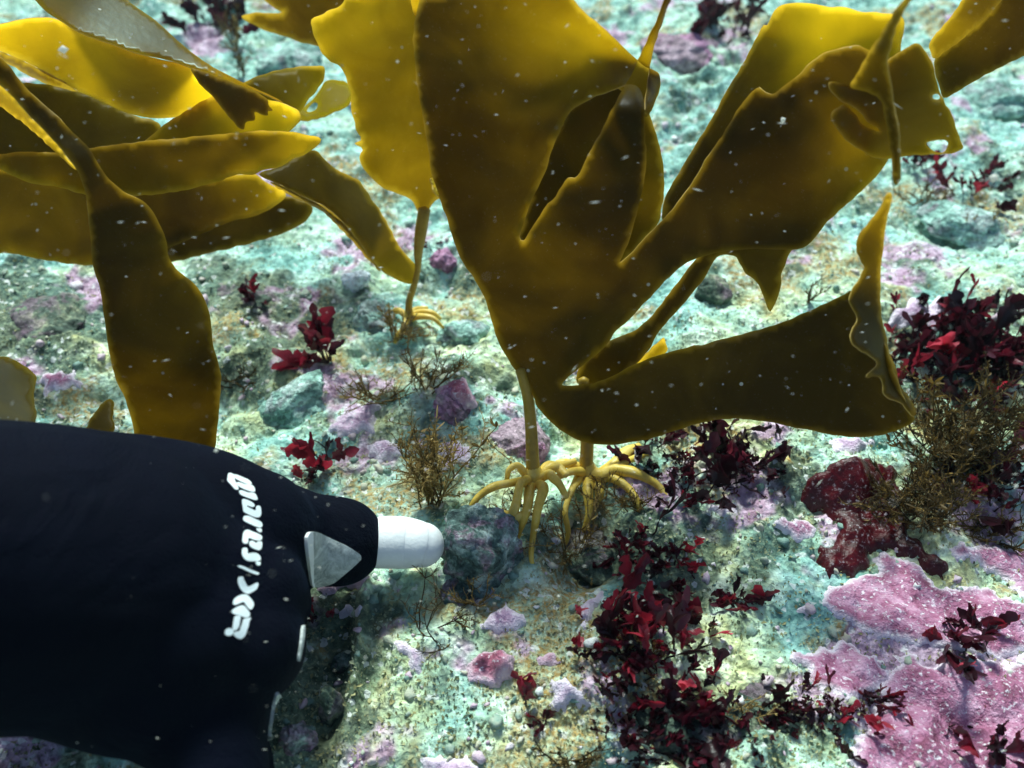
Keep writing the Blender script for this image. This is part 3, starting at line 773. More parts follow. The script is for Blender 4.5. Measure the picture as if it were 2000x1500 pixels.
B.sheet([(1225, 725), (1262, 690), (1283, 671), (1297, 655), (1300, 668), (1304, 690), (1265, 712)], [(1230, 720, .438, .5), (1297, 660, .428, .5), (1303, 690, .436, .5)], 9, .3, seed=22)
B.sheet([(1000, 500), (1030, 400), (1085, 230), (1150, 160), (1215, 140), (1262, 200), (1288, 280), (1296, 320), (1297, 370), (1290, 405), (1287, 437), (1265, 462), (1223, 512), (1190, 560), (1150, 640), (1120, 700), (1060, 640)],
        [(1010, 480, .428, .0), (1100, 300, .412, .0), (1200, 180, .400, .0), (1290, 330, .402, .28), (1265, 440, .412, .2), (1120, 690, .436, .1)], 14, .8, seed=23)
B.build(kb)
tube_px([(1140, 740, .440, 11), (1146, 800, .446, 12), (1147, 860, .450, 13), (1145, 905, .452, 14), (1143, 930, .455, 18)], STIPE, 'stipe', kb, 14)
hb = tube_px([(1146, 905, .452, 14), (1150, 925, .454, 20), (1160, 945, .456, 16)], HAPT, 'holdfast', kb, 14, 10)
roots(kb, hb, [
    [(1140, 922, .452, 9), (1115, 920, .444, 8), (1095, 930, .440, 7), (1085, 940, .440, 5)],
    [(1135, 915, .454, 8), (1110, 905, .450, 9), (1085, 905, .450, 6)],
    [(1155, 925, .453, 12), (1175, 930, .450, 12), (1200, 922, .452, 11), (1235, 918, .450, 9), (1260, 932, .448, 8), (1285, 948, .448, 7), (1305, 975, .452, 4)],
    [(1175, 925, .454, 10), (1200, 905, .458, 10), (1225, 885, .458, 11), (1248, 872, .462, 7)],
    [(1185, 930, .452, 9), (1210, 940, .446, 8), (1230, 958, .442, 7), (1242, 985, .440, 6), (1246, 1005, .444, 4)],
    [(1200, 920, .454, 10), (1222, 905, .456, 8), (1252, 890, .462, 6), (1275, 885, .468, 4)],
    [(1150, 935, .452, 9), (1146, 960, .444, 8), (1150, 1000, .440, 6), (1143, 1040, .442, 4)],
    [(1165, 938, .452, 9), (1172, 962, .446, 8), (1165, 985, .444, 6)],
    [(1130, 935, .450, 8), (1110, 960, .440, 6), (1105, 1000, .436, 5), (1112, 1040, .438, 4), (1105, 1070, .442, 3)],
])

# ---- small kelp left of it
g0 = ground(799, 622)
d0 = depth_of(g0)
kc = empty('kelp', g0, 'small yellow kelp with a short curved stipe left of the large dark blade', 'kelp', 'kelp plants')
B = Blade()
B.sheet([(680, -14), (670, 5), (660, 14), (638, 21), (632, 30), (612, 32), (607, 40), (607, 50), (614, 73), (624, 94), (638, 115), (666, 130), (675, 150), (684, 171), (686, 196), (684, 213), (693, 238), (695, 255), (705, 268), (704, 276), (690, 278), (700, 286), (710, 290), (702, 305), (708, 325), (719, 340), (733, 357), (757, 371), (782, 378), (803, 388),
         (812, 402), (818, 420), (832, 420), (845, 400), (858, 385), (885, 400), (880, 300), (860, 150), (850, -14)],
        [(825, 410, d0 - .055, .30), (760, 340, d0 - .075, .45), (700, 180, d0 - .10, .5), (620, 60, d0 - .115, .72), (660, 0, d0 - .12, .68), (820, 200, d0 - .10, .38), (840, 0, d0 - .125, .42), (870, 350, d0 - .07, .4)], 12, .9, seed=31)
B.build(kc)
B = Blade()
B.sheet([(500, 338), (546, 327), (575, 308), (613, 289), (635, 315), (660, 332), (688, 347), (705, 357), (723, 382), (740, 410), (758, 441), (775, 476), (796, 500), (815, 522), (816, 545), (800, 558), (775, 545), (745, 530), (728, 508), (708, 482), (685, 450), (655, 420), (625, 398), (590, 382), (556, 366), (520, 350)],
        [(505, 340, d0 - .105, .15), (610, 295, d0 - .090, .30), (600, 370, d0 - .098, .25), (700, 380, d0 - .066, .34), (690, 440, d0 - .080, .34), (780, 500, d0 - .034, .50), (740, 520, d0 - .050, .60), (810, 545, d0 - .028, .75)], 10, .7, seed=33)
B.sheet([(520, 352), (556, 366), (590, 382), (625, 398), (655, 420), (685, 450), (708, 482), (728, 508), (745, 530), (740, 528), (719, 506), (698, 482), (677, 458), (652, 432), (628, 412), (600, 396), (556, 376)],
        [(520, 352, d0 - .104, .05), (600, 388, d0 - .098, .05), (600, 400, d0 - .085, .05), (690, 455, d0 - .079, .15), (685, 470, d0 - .065, .15), (742, 530, d0 - .050, .35)], 8, .3, seed=34)
B.build(kc)
q = spline([(829, 408, d0 - .056, 12), (822, 452, d0 - .050, 12), (817, 490, d0 - .042, 9), (816, 525, d0 - .034, 6), (808, 560, d0 - .026, 6.5), (799, 590, d0 - .014, 7), (799, 622, d0 - .004, 8)], 26)
V, F3, F4 = tube_geo(P(q[:, 0], q[:, 1], q[:, 2]), q[:, 3] * q[:, 2] / FPX, 12)
obj('stipe', V, [F3, F4], STIPE, kc)
hc = tube_px([(799, 606, d0 - .008, 8), (799, 620, d0 - .005, 11), (799, 632, d0 + .002, 8)], HAPT, 'holdfast', kc, 12, 8)
roots(kc, hc, [
    [(797, 622, d0 - .006, 6), (783, 606, d0 - .004, 5), (765, 602, d0 + .0, 5), (748, 608, d0, 4), (742, 628, d0 - .004, 3)],
    [(795, 622, d0 - .006, 6), (787, 638, d0 - .012, 6), (776, 655, d0 - .014, 4.5), (768, 672, d0 - .012, 3)],
    [(803, 620, d0 - .006, 6), (826, 618, d0 - .012, 5), (848, 626, d0 - .014, 4), (868, 642, d0 - .012, 3)],
    [(803, 616, d0 - .004, 5), (822, 608, d0 - .004, 5), (845, 612, d0 - .006, 4), (862, 622, d0 - .004, 3)],
    [(801, 612, d0 - .002, 5), (815, 604, d0 + .002, 4), (835, 604, d0 + .004, 3)],
])

# ---- fronds at the left
def frond(label, sheets, parts=None, mat=None, group='kelp fronds'):
    B_ = Blade()
    for s_ in sheets:
        B_.sheet(**s_)
    o_ = B_.build(None, 'kelp_frond', mat)
    me = o_.data
    co = np.empty(len(me.vertices) * 3, np.float32); me.vertices.foreach_get('co', co)
    co = co.reshape(-1, 3); c_ = co.mean(0)
    me.vertices.foreach_set('co', (co - c_).ravel()); me.update()
    o_.location = c_.tolist()
    return tag(o_, label, 'kelp frond', group)

fr1 = frond('bright golden frond crossing the upper left corner under the pale glossy roll', [
    dict(outline=[(-160, 70), (-40, 55), (0, 47), (42, 37), (84, 33), (115, 38), (147, 60), (182, 75), (224, 88), (266, 105), (315, 117), (350, 124), (371, 130), (400, 160), (425, 195), (415, 200), (360, 222), (343, 229), (308, 231), (273, 227), (238, 217), (196, 196), (147, 175), (105, 149), (52, 121), (0, 98), (-40, 88), (-160, 110)],
         ctrl=[(-160, 90, .40, .6), (0, 70, .418, .72), (100, 60, .424, .70), (60, 115, .428, .62), (200, 140, .420, .74), (320, 215, .420, .55), (380, 190, .424, .98), (300, 120, .410, .72)], lean=1.3, ripple=.45, jag=.3, seed=41),
    dict(outline=[(-60, 90), (0, 100), (52, 121), (105, 149), (147, 175), (170, 185), (140, 176), (90, 164), (45, 140), (10, 122), (-60, 108)],
         ctrl=[(0, 105, .44, .3), (90, 155, .445, .3), (150, 178, .442, .3), (40, 130, .45, .3)], ripple=.4, step=9, seed=42)])
tag(frond('pale glossy rolled frond edge slanting across the upper left corner', [
    dict(outline=[(20, -40), (62, -8), (91, 24), (115, 38), (147, 60), (182, 75), (224, 88), (266, 105), (329, 116), (371, 132), (420, 150), (465, 168), (511, 182), (560, 205), (532, 188), (490, 170), (455, 152), (413, 131), (371, 101), (336, 70), (301, 38), (259, 10), (200, -40)],
         ctrl=[(40, -30, .385, .5), (115, 40, .396, .6), (266, 105, .404, .7), (420, 150, .412, .8), (560, 204, .424, .9), (371, 101, .420, .6), (259, 10, .427, .5), (200, -40, .428, .4), (200, 40, .411, .5)], ripple=0, jag=.2, step=9, seed=43)], mat=KELP_GLOSS), None, None)
frond('brown jagged edged flap hanging from the glossy roll', [
    dict(outline=[(368, 130), (420, 148), (465, 166), (504, 180), (525, 196), (522, 203), (535, 218), (521, 215), (525, 227), (507, 223), (495, 216), (500, 238), (479, 237), (476, 257), (458, 241), (441, 220), (427, 203), (413, 185), (392, 168), (381, 150)],
         ctrl=[(370, 132, .408, .10), (500, 182, .412, .12), (470, 250, .398, .12), (430, 190, .402, .06)], ripple=.5, step=8, jag=.4, lean=1.7, seed=44)])
frond('golden frond with a glowing tip tucked behind the jagged flap', [
    dict(outline=[(255, 300), (285, 273), (315, 248), (350, 224), (385, 203), (413, 189), (440, 175), (500, 190), (560, 203), (585, 215), (590, 229), (578, 246), (560, 262), (500, 285), (400, 300)],
         ctrl=[(270, 290, .432, .45), (400, 200, .438, .6), (400, 290, .43, .5), (520, 220, .436, 1.), (585, 225, .43, 1.), (540, 260, .432, 1.)], lean=1.4, seed=45)])
frond('amber leaf shaped frond tip pointing right behind the glossy roll', [
    dict(outline=[(440, 185), (475, 162), (508, 147), (546, 136), (595, 129), (632, 128), (636, 140), (630, 161), (616, 182), (598, 200), (586, 220), (550, 225), (480, 210)],
         ctrl=[(450, 185, .455, .4), (600, 140, .462, .55), (590, 210, .452, .65), (520, 190, .45, .4)], lean=1.2, seed=46)])
frond('faint yellow frond tip with a hole left of the yellow kelp', [
    dict(outline=[(575, 215), (602, 205), (616, 190), (625, 178), (632, 160), (640, 155), (682, 160), (690, 180), (685, 205), (650, 222), (620, 232), (585, 238)],
         ctrl=[(590, 225, .49, .8), (680, 170, .505, .9), (680, 205, .495, .9), (630, 190, .5, .85)], holes=[[(597, 218), (606, 205), (615, 198), (622, 204), (618, 215), (605, 220)]], ripple=.4, step=8, lean=1.0, seed=47)])
frond('olive brown frond lying behind the golden frond at the left', [
    dict(outline=[(-120, 180), (-20, 175), (30, 160), (88, 164), (140, 172), (182, 188), (228, 210), (266, 228), (308, 236), (318, 250), (300, 290), (180, 320), (60, 320), (-120, 320)],
         ctrl=[(-120, 250, .44, .2), (30, 170, .46, .22), (180, 200, .468, .22), (310, 245, .464, .28), (200, 300, .45, .2), (0, 310, .44, .1)], lean=1.6, seed=48)])
frond('long horizontal olive frond with a pale tip reaching right', [
    dict(outline=[(-130, 290), (-30, 302), (0, 301), (52, 296), (88, 298), (122, 296), (178, 289), (287, 275), (350, 270), (420, 262), (476, 258), (525, 255), (567, 257), (602, 264), (630, 270), (622, 285), (595, 302), (567, 311), (546, 327), (514, 332), (497, 343), (480, 343), (469, 339), (444, 345), (434, 353), (385, 366), (336, 376), (280, 383), (224, 385), (164, 381), (130, 369), (101, 362), (70, 360), (45, 352), (21, 341), (0, 332), (-30, 322), (-130, 330)],
         ctrl=[(-130, 310, .388, .3), (0, 315, .402, .42), (60, 350, .395, .45), (150, 330, .402, .30), (300, 280, .416, .34), (300, 380, .406, .32), (450, 300, .414, .36), (540, 270, .420, .62), (570, 290, .416, .80), (628, 275, .420, .95), (500, 340, .410, .6)], lean=1.9, seed=49)])
frond('wide dark frond sagging below the long horizontal frond', [
    dict(outline=[(-130, 320), (0, 325), (100, 350), (250, 368), (400, 350), (497, 335), (520, 357), (556, 371), (560, 382), (546, 396), (518, 413), (483, 425), (448, 432), (420, 445), (380, 462), (320, 490), (250, 512), (180, 518), (140, 516), (105, 511), (70, 504), (28, 495), (0, 495), (-130, 500)],
         ctrl=[(-130, 400, 0.485, .2), (0, 330, 0.495, .2), (0, 490, 0.480, .28), (180, 515, 0.483, .22), (180, 400, 0.495, .16), (400, 370, 0.505, .10), (380, 450, 0.501, .06), (520, 370, 0.507, .6), (500, 410, 0.503, .55)], lean=1.9, seed=50)])
frond('reddish brown frond underside showing below the wide dark frond', [
    dict(outline=[(260, 400), (420, 380), (540, 385), (590, 385), (615, 408), (595, 435), (574, 447), (539, 462), (490, 474), (445, 487), (395, 497), (333, 514), (270, 510)],
         ctrl=[(270, 450, 0.517, .06), (590, 390, 0.529, .18), (600, 425, 0.523, .2), (450, 485, 0.517, .10), (340, 510, 0.515, .05), (450, 420, 0.525, .06)], lean=1.7, seed=51)])
frond('broad dark hanging frond twisted at the top and draped down to the glove', [
    dict(outline=[(-60, 60), (-20, 95), (0, 110), (18, 128), (52, 175), (88, 206), (116, 231), (147, 262), (175, 290), (189, 315), (203, 340), (224, 360), (245, 378), (273, 388), (290, 402), (305, 423), (315, 445), (326, 472), (327, 500), (343, 525), (350, 531), (378, 552), (395, 573), (406, 597), (413, 632), (416, 678), (427, 706), (432, 734), (430, 772), (425, 825), (420, 877), (412, 930), (268, 930),
                  (265, 880), (261, 835), (252, 804), (242, 772), (228, 748), (217, 703), (210, 668), (203, 615), (196, 562), (182, 525), (178, 490), (175, 448), (172, 413), (168, 378), (158, 350), (150, 329), (133, 308), (116, 287), (88, 256), (56, 224), (28, 192), (0, 165), (-20, 150), (-60, 120)],
         ctrl=[(-50, 90, .37, .10), (50, 190, .376, .04), (140, 280, .374, .02), (200, 400, .376, .02), (280, 400, .384, .10), (250, 550, .376, .10), (390, 570, .388, .22), (220, 700, .372, .10), (420, 720, .382, .12), (340, 800, .386, .14), (300, 920, .39, .18)], lean=.45, jag=.4, seed=52),
    dict(outline=[(-40, 120), (0, 165), (28, 192), (56, 224), (88, 256), (116, 287), (133, 308), (150, 329), (152, 335), (140, 326), (110, 296), (78, 268), (40, 236), (0, 206), (-40, 175)],
         ctrl=[(-40, 130, .372, .5), (60, 228, .376, .6), (150, 330, .376, .8), (-40, 175, .40, .5), (40, 236, .40, .6), (110, 295, .395, .7)], ripple=.3, step=8, seed=53)])
frond('shaded amber frond with a ragged left end at the top edge behind the yellow kelp', [
    dict(outline=[(500, -40), (500, -14), (528, 10), (546, 20), (553, 25), (525, 25), (490, 26), (465, 33), (500, 49), (525, 63), (553, 68), (588, 84), (622, 92), (690, 90), (730, 40), (730, -40)],
         ctrl=[(500, -30, .54, .22), (470, 34, .56, .3), (620, 80, .55, .2), (720, 0, .53, .2)], lean=0.8, seed=54)])
frond('pale strip of frond between the yellow kelp and the big blade top', [
    dict(outline=[(796, -30), (803, 0), (808, 34), (818, 30), (828, 0), (840, -30)], ctrl=[(800, -20, .42, .95), (830, -20, .42, .95), (810, 30, .425, .95)], ripple=0, step=7, seed=55)])
frond('amber and brown folded frond coming in at the upper right corner', [
    dict(outline=[(1900, -40), (1877, 10), (1846, 45), (1812, 84), (1818, 105), (1825, 118), (1900, 60), (1960, 0), (1980, -40)],
         ctrl=[(1900, -30, .40, .42), (1815, 95, .43, .5), (1880, 70, .42, .35), (1960, -20, .39, .3)], ripple=.4, step=9, lean=0.5, seed=56),
    dict(outline=[(1822, 112), (1860, 85), (1900, 52), (1935, 20), (1965, -40), (2140, -60), (2120, 50), (2030, 95), (1965, 126), (1930, 143), (1888, 168), (1853, 189), (1840, 191), (1834, 165), (1826, 147)],
         ctrl=[(1825, 115, .44, .3), (1845, 188, .435, .12), (1960, 0, .41, .08), (2050, 80, .415, .05), (2120, -40, .39, .10)], ripple=.7, lean=0.6, seed=57)])
frond('frond with a pale teal glossy face at the left edge above the glove', [
    dict(outline=[(-120, 690), (-20, 697), (0, 697), (21, 699), (45, 713), (66, 727), (72, 741), (64, 772), (72, 815), (65, 850), (-120, 850)],
         ctrl=[(-100, 700, .37, .15), (20, 700, .38, .2), (70, 735, .385, .3), (68, 830, .35, .2), (-60, 830, .33, .1)], ripple=.5, seed=58)], mat=KELP_GLOSS)
frond('small brown frond tip peeping over the glove beside the hanging frond', [
    dict(outline=[(160, 850), (180, 815), (200, 785), (215, 779), (224, 787), (220, 805), (226, 850)], ctrl=[(165, 845, .40, .15), (215, 782, .41, .2), (224, 845, .40, .15)], ripple=.3, step=8, seed=59)])

# ------------------------------------------------------------------ the gloved hand
m = M('black_neoprene')
b = m.bump(m.math('ADD', m.math('MULTIPLY', m.noise(26, 3, .5, dist=1.5), 5.0), m.noise(900, 3, .6)), .0011, .6)
HANDM = m.done(m.n('BsdfPrincipled', {'Base Color': m.mix(m.noise(30, 3, .5), (.0004, .0009, .0040), (.0007, .0018, .008)), 'Roughness': .8, 'Specular IOR Level': .06,
                                      'Sheen Weight': .03, 'Sheen Tint': (.10, .25, .6, 1), 'Sheen Roughness': .4, 'Normal': b}).outputs[0])
m = M('white_rubber')
b = m.bump(m.noise(420, 4, .6), .0004, .6)
WHITE = m.done(m.n('BsdfPrincipled', {'Base Color': m.mix(m.noise(60, 4, .6), (.62, .66, .66), (.80, .83, .82)), 'Roughness': .5, 'Specular IOR Level': .35, 'Normal': b}).outputs[0])
m = M('grey_lining')
b = m.bump(m.noise(700, 5, .7), .0010, .9)
GUSSET = m.done(m.n('BsdfPrincipled', {'Base Color': m.mix(m.ramp(m.noise(150, 6, .7, dist=.8), [(.35, 0.), (.65, 1.)]), (.20, .24, .23), (.62, .68, .66)), 'Roughness': .8, 'Normal': b}).outputs[0])
m = M('printed_lettering')
PRINT = m.done(m.n('BsdfPrincipled', {'Base Color': m.mix(m.noise(500, 3, .6), (.72, .84, .84), (.88, .95, .94)), 'Roughness': .4}).outputs[0])

def capsule(a, pts, n=28, m_=30):
    q_ = spline(pts, m_)
    q_[:, 2] = np.minimum(q_[:, 2], .388) - .00014 * np.clip(q_[:, 1] - 1066, 0, None) if pts[0][0] < 630 else q_[:, 2]
    C = P(q_[:, 0], q_[:, 1], q_[:, 2]); R = q_[:, 3] * q_[:, 2] / FPX
    # round ends
    T0 = C[0] - C[1]; T0 /= np.linalg.norm(T0); T1 = C[-1] - C[-2]; T1 /= np.linalg.norm(T1)
    th = np.linspace(.05, np.pi / 2, 9)[:-1]
    C = np.vstack([[C[0] + T0 * R[0] * math.cos(t) for t in th], C, [C[-1] + T1 * R[-1] * math.cos(t) for t in th[::-1]]])
    R = np.concatenate([[R[0] * math.sin(t) for t in th], R, [R[-1] * math.sin(t) for t in th[::-1]]])
    a.add(*tube_geo(C, R, n))

def welded(name, acc, mat, voxel, smooth, parent):
    o_ = acc.build(name, mat, parent)
    rm = o_.modifiers.new('weld', 'REMESH'); rm.mode = 'VOXEL'; rm.voxel_size = voxel; rm.use_smooth_shade = True
    sm = o_.modifiers.new('soft', 'SMOOTH'); sm.factor = .5; sm.iterations = smooth
    dg = bpy.context.evaluated_depsgraph_get()
    me = bpy.data.meshes.new_from_object(o_.evaluated_get(dg))
    o_.modifiers.clear()
    o_.data = me
    if not me.materials: me.materials.append(mat)
    me.polygons.foreach_set('use_smooth', np.ones(len(me.polygons), bool))
    return o_

hand = empty('gloved_hand', P(300, 1130, .34), 'black gloved hand with pale block lettering and a white tipped pointing finger', 'hand')
a = Acc()
capsule(a, [(-900, 1330, .235, 400), (-500, 1220, .268, 350), (-150, 1130, .300, 312), (60, 1122, .322, 298), (200, 1135, .338, 285)])
capsule(a, [(120, 1000, .335, 165), (280, 1010, .345, 160), (400, 1025, .352, 150), (490, 1042, .358, 128)])
capsule(a, [(120, 1110, .330, 190), (300, 1130, .340, 180), (430, 1150, .346, 150), (490, 1165, .350, 112)])
capsule(a, [(120, 1200, .335, 190), (280, 1230, .342, 180), (420, 1250, .350, 150), (482, 1262, .354, 116)])
capsule(a, [(120, 1270, .345, 160), (270, 1300, .352, 170), (380, 1345, .360, 145), (430, 1390, .366, 100)])
# index finger inside its sleeve
capsule(a, [(440, 1030, .358, 118), (530, 1040, .370, 104), (600, 1052, .382, 90), (640, 1056, .386, 89), (664, 1058, .388, 87)])
# the other fingers, folded under
capsule(a, [(490, 1165, .350, 112), (528, 1178, .372, 80), (548, 1190, .398, 60), (520, 1200, .418, 54), (450, 1205, .415, 50)])
capsule(a, [(482, 1262, .354, 112), (515, 1270, .376, 78), (530, 1280, .402, 60), (500, 1290, .420, 54), (430, 1290, .415, 50)])
capsule(a, [(430, 1390, .366, 100), (462, 1400, .385, 70), (474, 1410, .405, 52), (445, 1410, .420, 46), (390, 1400, .415, 44)])
capsule(a, [(330, 1370, .362, 120), (415, 1460, .370, 104), (418, 1620, .378, 100)])
capsule(a, [(250, 1330, .365, 110), (360, 1420, .378, 85), (445, 1475, .388, 80), (470, 1560, .398, 66), (470, 1640, .405, 50)])
glove = welded('glove', a, HANDM, .0021, 9, hand)
a = Acc()
capsule(a, [(640, 1060, .389, 46), (690, 1060, .391, 47.5), (730, 1060, .392, 49.5), (765, 1059, .393, 51), (790, 1060, .394, 50), (810, 1062, .394, 47.2), (824, 1064, .395, 44)], 48, 120)
white = a.build('white_fingertip', WHITE, hand)
# rim of the sleeve opening
# raycast onto the glove from the camera side for everything printed or sewn on it
gv = np.empty(len(glove.data.vertices) * 3, np.float32); glove.data.vertices.foreach_get('co', gv)
gv = gv.reshape(-1, 3).astype(float)
gf = [tuple(p.vertices) for p in glove.data.polygons]
bvh = BVHTree.FromPolygons([Vector(v_) for v_ in gv.tolist()], gf)
eye = Vector((0, 0, CAMZ))
def onto(v, off):
    W = P(v[:, 0], v[:, 1], .36)
    out = []
    for p_ in W:
        d_ = (Vector(p_) - eye).normalized()
        hit = bvh.ray_cast(eye, d_)
        if hit[0] is None:
            nb = bvh.find_nearest(Vector(p_))
            out.append(nb[0] + nb[1] * off)
        else:
            out.append(hit[0] + hit[1] * off)
    return np.array([tuple(o__) for o__ in out])
def decal(name, polys, mat, off, step, thick, smooth=1):
    acc = Acc()
    for k, poly in enumerate(polys):
        ring = resample(poly, step * .7, smooth)
        v, f, d = triangulate([ring], step, k)
        T_ = onto(v, off + thick); Bt = onto(v, -.0008)
        fn = np.cross(T_[f[:, 1]] - T_[f[:, 0]], T_[f[:, 2]] - T_[f[:, 0]])
        if (fn * (np.array(eye) - T_[f[:, 0]])).sum() < 0: f = f[:, ::-1]
        he = {}
        for tri in f:
            for i_ in range(3): he[(tri[i_], tri[(i_ + 1) % 3])] = 1
        n_ = len(v)
        rim = np.array([(b_, a_, a_ + n_, b_ + n_) for (a_, b_) in he if (b_, a_) not in he])
        acc.add(np.vstack([T_, Bt]), np.vstack([f, f[:, ::-1] + n_]), rim)
    return acc.build(name, mat, hand, smooth=False)
def za(pts): return [(420 + .12 * x, 910 + .12 * y) for x, y in pts]
def zb(pts): return [(420 + .12 * x, 1080 + .12 * y) for x, y in pts]
letters = [
    za([(215, 120), (260, 120), (300, 140), (310, 210), (345, 290), (385, 370), (375, 392), (320, 385), (260, 310), (195, 245), (205, 170)]),
    za([(295, 140), (360, 150), (450, 190), (540, 225), (600, 285), (590, 300), (520, 298), (430, 262), (330, 210), (300, 180)]),
    za([(345, 268), (400, 268), (490, 305), (560, 300), (625, 330), (650, 390), (645, 425), (580, 420), (480, 385), (390, 340), (355, 305)]),
    za([(390, 400), (440, 398), (540, 440), (600, 432), (660, 460), (690, 530), (685, 555), (630, 555), (520, 515), (410, 470), (390, 430)]),
    za([(435, 540), (500, 545), (600, 590), (640, 630), (640, 665), (600, 672), (540, 645), (500, 650), (550, 680), (620, 715), (665, 735), (665, 660), (690, 648), (735, 655), (750, 740), (745, 810), (710, 842), (640, 835), (540, 790), (455, 745), (450, 660), (440, 620)]),
    za([(470, 815), (545, 812), (620, 850), (740, 905), (768, 940), (768, 985), (735, 1008), (650, 985), (530, 930), (455, 890), (458, 840)]),
    za([(665, 1022), (700, 1015), (755, 1020), (760, 1070), (735, 1085), (690, 1065)]),
    za([(455, 1100), (480, 1055), (530, 1040), (620, 1080), (720, 1115), (760, 1150), (760, 1190), (730, 1222), (640, 1210), (550, 1170), (535, 1180), (535, 1250), (510, 1272), (460, 1260), (440, 1220), (450, 1150)]),
    za([(560, 1225), (620, 1222), (660, 1265), (690, 1230), (765, 1232), (755, 1340), (730, 1372), (680, 1372), (580, 1325), (555, 1280)]),
    [(472.5, 1071), (482, 1070), (483.5, 1077), (482, 1082), (494, 1079.5), (502, 1081), (508, 1087), (509, 1096), (484, 1096.5), (476, 1091), (472, 1083)],
    zb([(655, 145), (690, 140), (735, 150), (740, 185), (715, 210), (670, 195)]),
    zb([(352, 215), (395, 203), (440, 210), (560, 265), (660, 305), (725, 335), (700, 355), (640, 345), (540, 305), (420, 245)]),
    zb([(380, 390), (455, 382), (460, 425), (490, 480), (525, 555), (600, 525), (670, 485), (705, 490), (700, 530), (680, 590), (600, 640), (545, 668), (480, 655), (420, 600), (370, 500), (370, 430)]),
    zb([(300, 765), (340, 720), (420, 680), (500, 672), (560, 720), (620, 800), (630, 850), (600, 915), (560, 925), (500, 855), (470, 795), (420, 810), (330, 850), (285, 835)]),
    zb([(262, 950), (300, 910), (400, 860), (460, 852), (510, 905), (570, 990), (550, 1045), (490, 1055), (430, 1030), (350, 1005), (290, 990)]),
    zb([(315, 1020), (420, 1025), (400, 1120), (390, 1190), (350, 1255), (300, 1265), (280, 1240), (295, 1140)]),
    zb([(460, 1070), (540, 1060), (590, 1050), (555, 1110), (545, 1180), (515, 1260), (490, 1340), (430, 1400), (370, 1395), (300, 1340), (310, 1285), (400, 1275), (420, 1210), (440, 1150)]),
    zb([(170, 1250), (220, 1222), (280, 1235), (305, 1290), (270, 1340), (200, 1352), (150, 1315)]),
]
decal('lettering', letters, PRINT, .0001, 2.2, .00012)
decal('gusset', [[(594, 1056), (600, 1040), (612, 1038), (640, 1050), (680, 1067), (708, 1086), (690, 1104), (668, 1122), (650, 1136), (628, 1142), (606, 1143), (602, 1110)]], GUSSET, .0004, 6, .0008)
decal('gusset_edge', [[(593, 1052), (599, 1040), (606, 1038), (606, 1080), (611, 1143), (606, 1144), (601, 1112)]], WHITE, .0009, 4, .0006)
decal('gusset', [[(536, 1355), (543, 1350), (548, 1358), (543, 1385), (534, 1425), (526, 1447), (522, 1446), (527, 1405)]], GUSSET, .0004, 4, .0008)
decal('gusset', [[(588, 1222), (592, 1222), (590, 1250), (582, 1292), (579, 1290), (585, 1255)]], GUSSET, .0004, 3, .0006)

# ------------------------------------------------------------------ seaweeds on the bottom
def leaf(acc, p, D, up, L, W, curl, tone, rs, segs=9, lobes=True):
    D = D / np.linalg.norm(D)
    S = np.cross(D, up); S /= np.linalg.norm(S) + 1e-9
    Nn = np.cross(S, D)
    s = np.linspace(0, 1, segs + 1)
    prof = np.clip(1 - np.abs(2 * (s * .96 + .02) - 1) ** rs.uniform(3, 7), 0, 1) ** .6
    prof = prof * (.25 + .75 * sstep(0, .45, s))
    if lobes: prof = prof * (1 + .45 * np.sin(s * rs.uniform(8, 16) + rs.uniform(0, 6)) * s)
    bend = curl * s ** 2
    tw = rs.uniform(-.9, .9) * s
    C = p + L * (s[:, None] * D + (bend * .6)[:, None] * Nn)
    rows = []
    cup = rs.uniform(-.7, .7)
    for t_ in (-1, -.5, 0, .5, 1):
        jit = 1 + .13 * rs.standard_normal(segs + 1) * (abs(t_) == 1)
        side = S[None] * np.cos(tw)[:, None] + Nn[None] * np.sin(tw)[:, None]
        rows.append(C + side * (t_ * W * prof * jit)[:, None] + Nn * (W * (cup * t_ * t_ + .12 * rs.standard_normal() * abs(t_)) * prof)[:, None])
    V = np.stack(rows, 1).reshape(-1, 3)
    i, j = np.meshgrid(np.arange(segs), np.arange(4), indexing='ij')
    F4 = np.stack([i * 5 + j, i * 5 + j + 1, (i + 1) * 5 + j + 1, (i + 1) * 5 + j], -1).reshape(-1, 4)
    acc.add(V, None, F4, tone=tone)
    return C[-1]

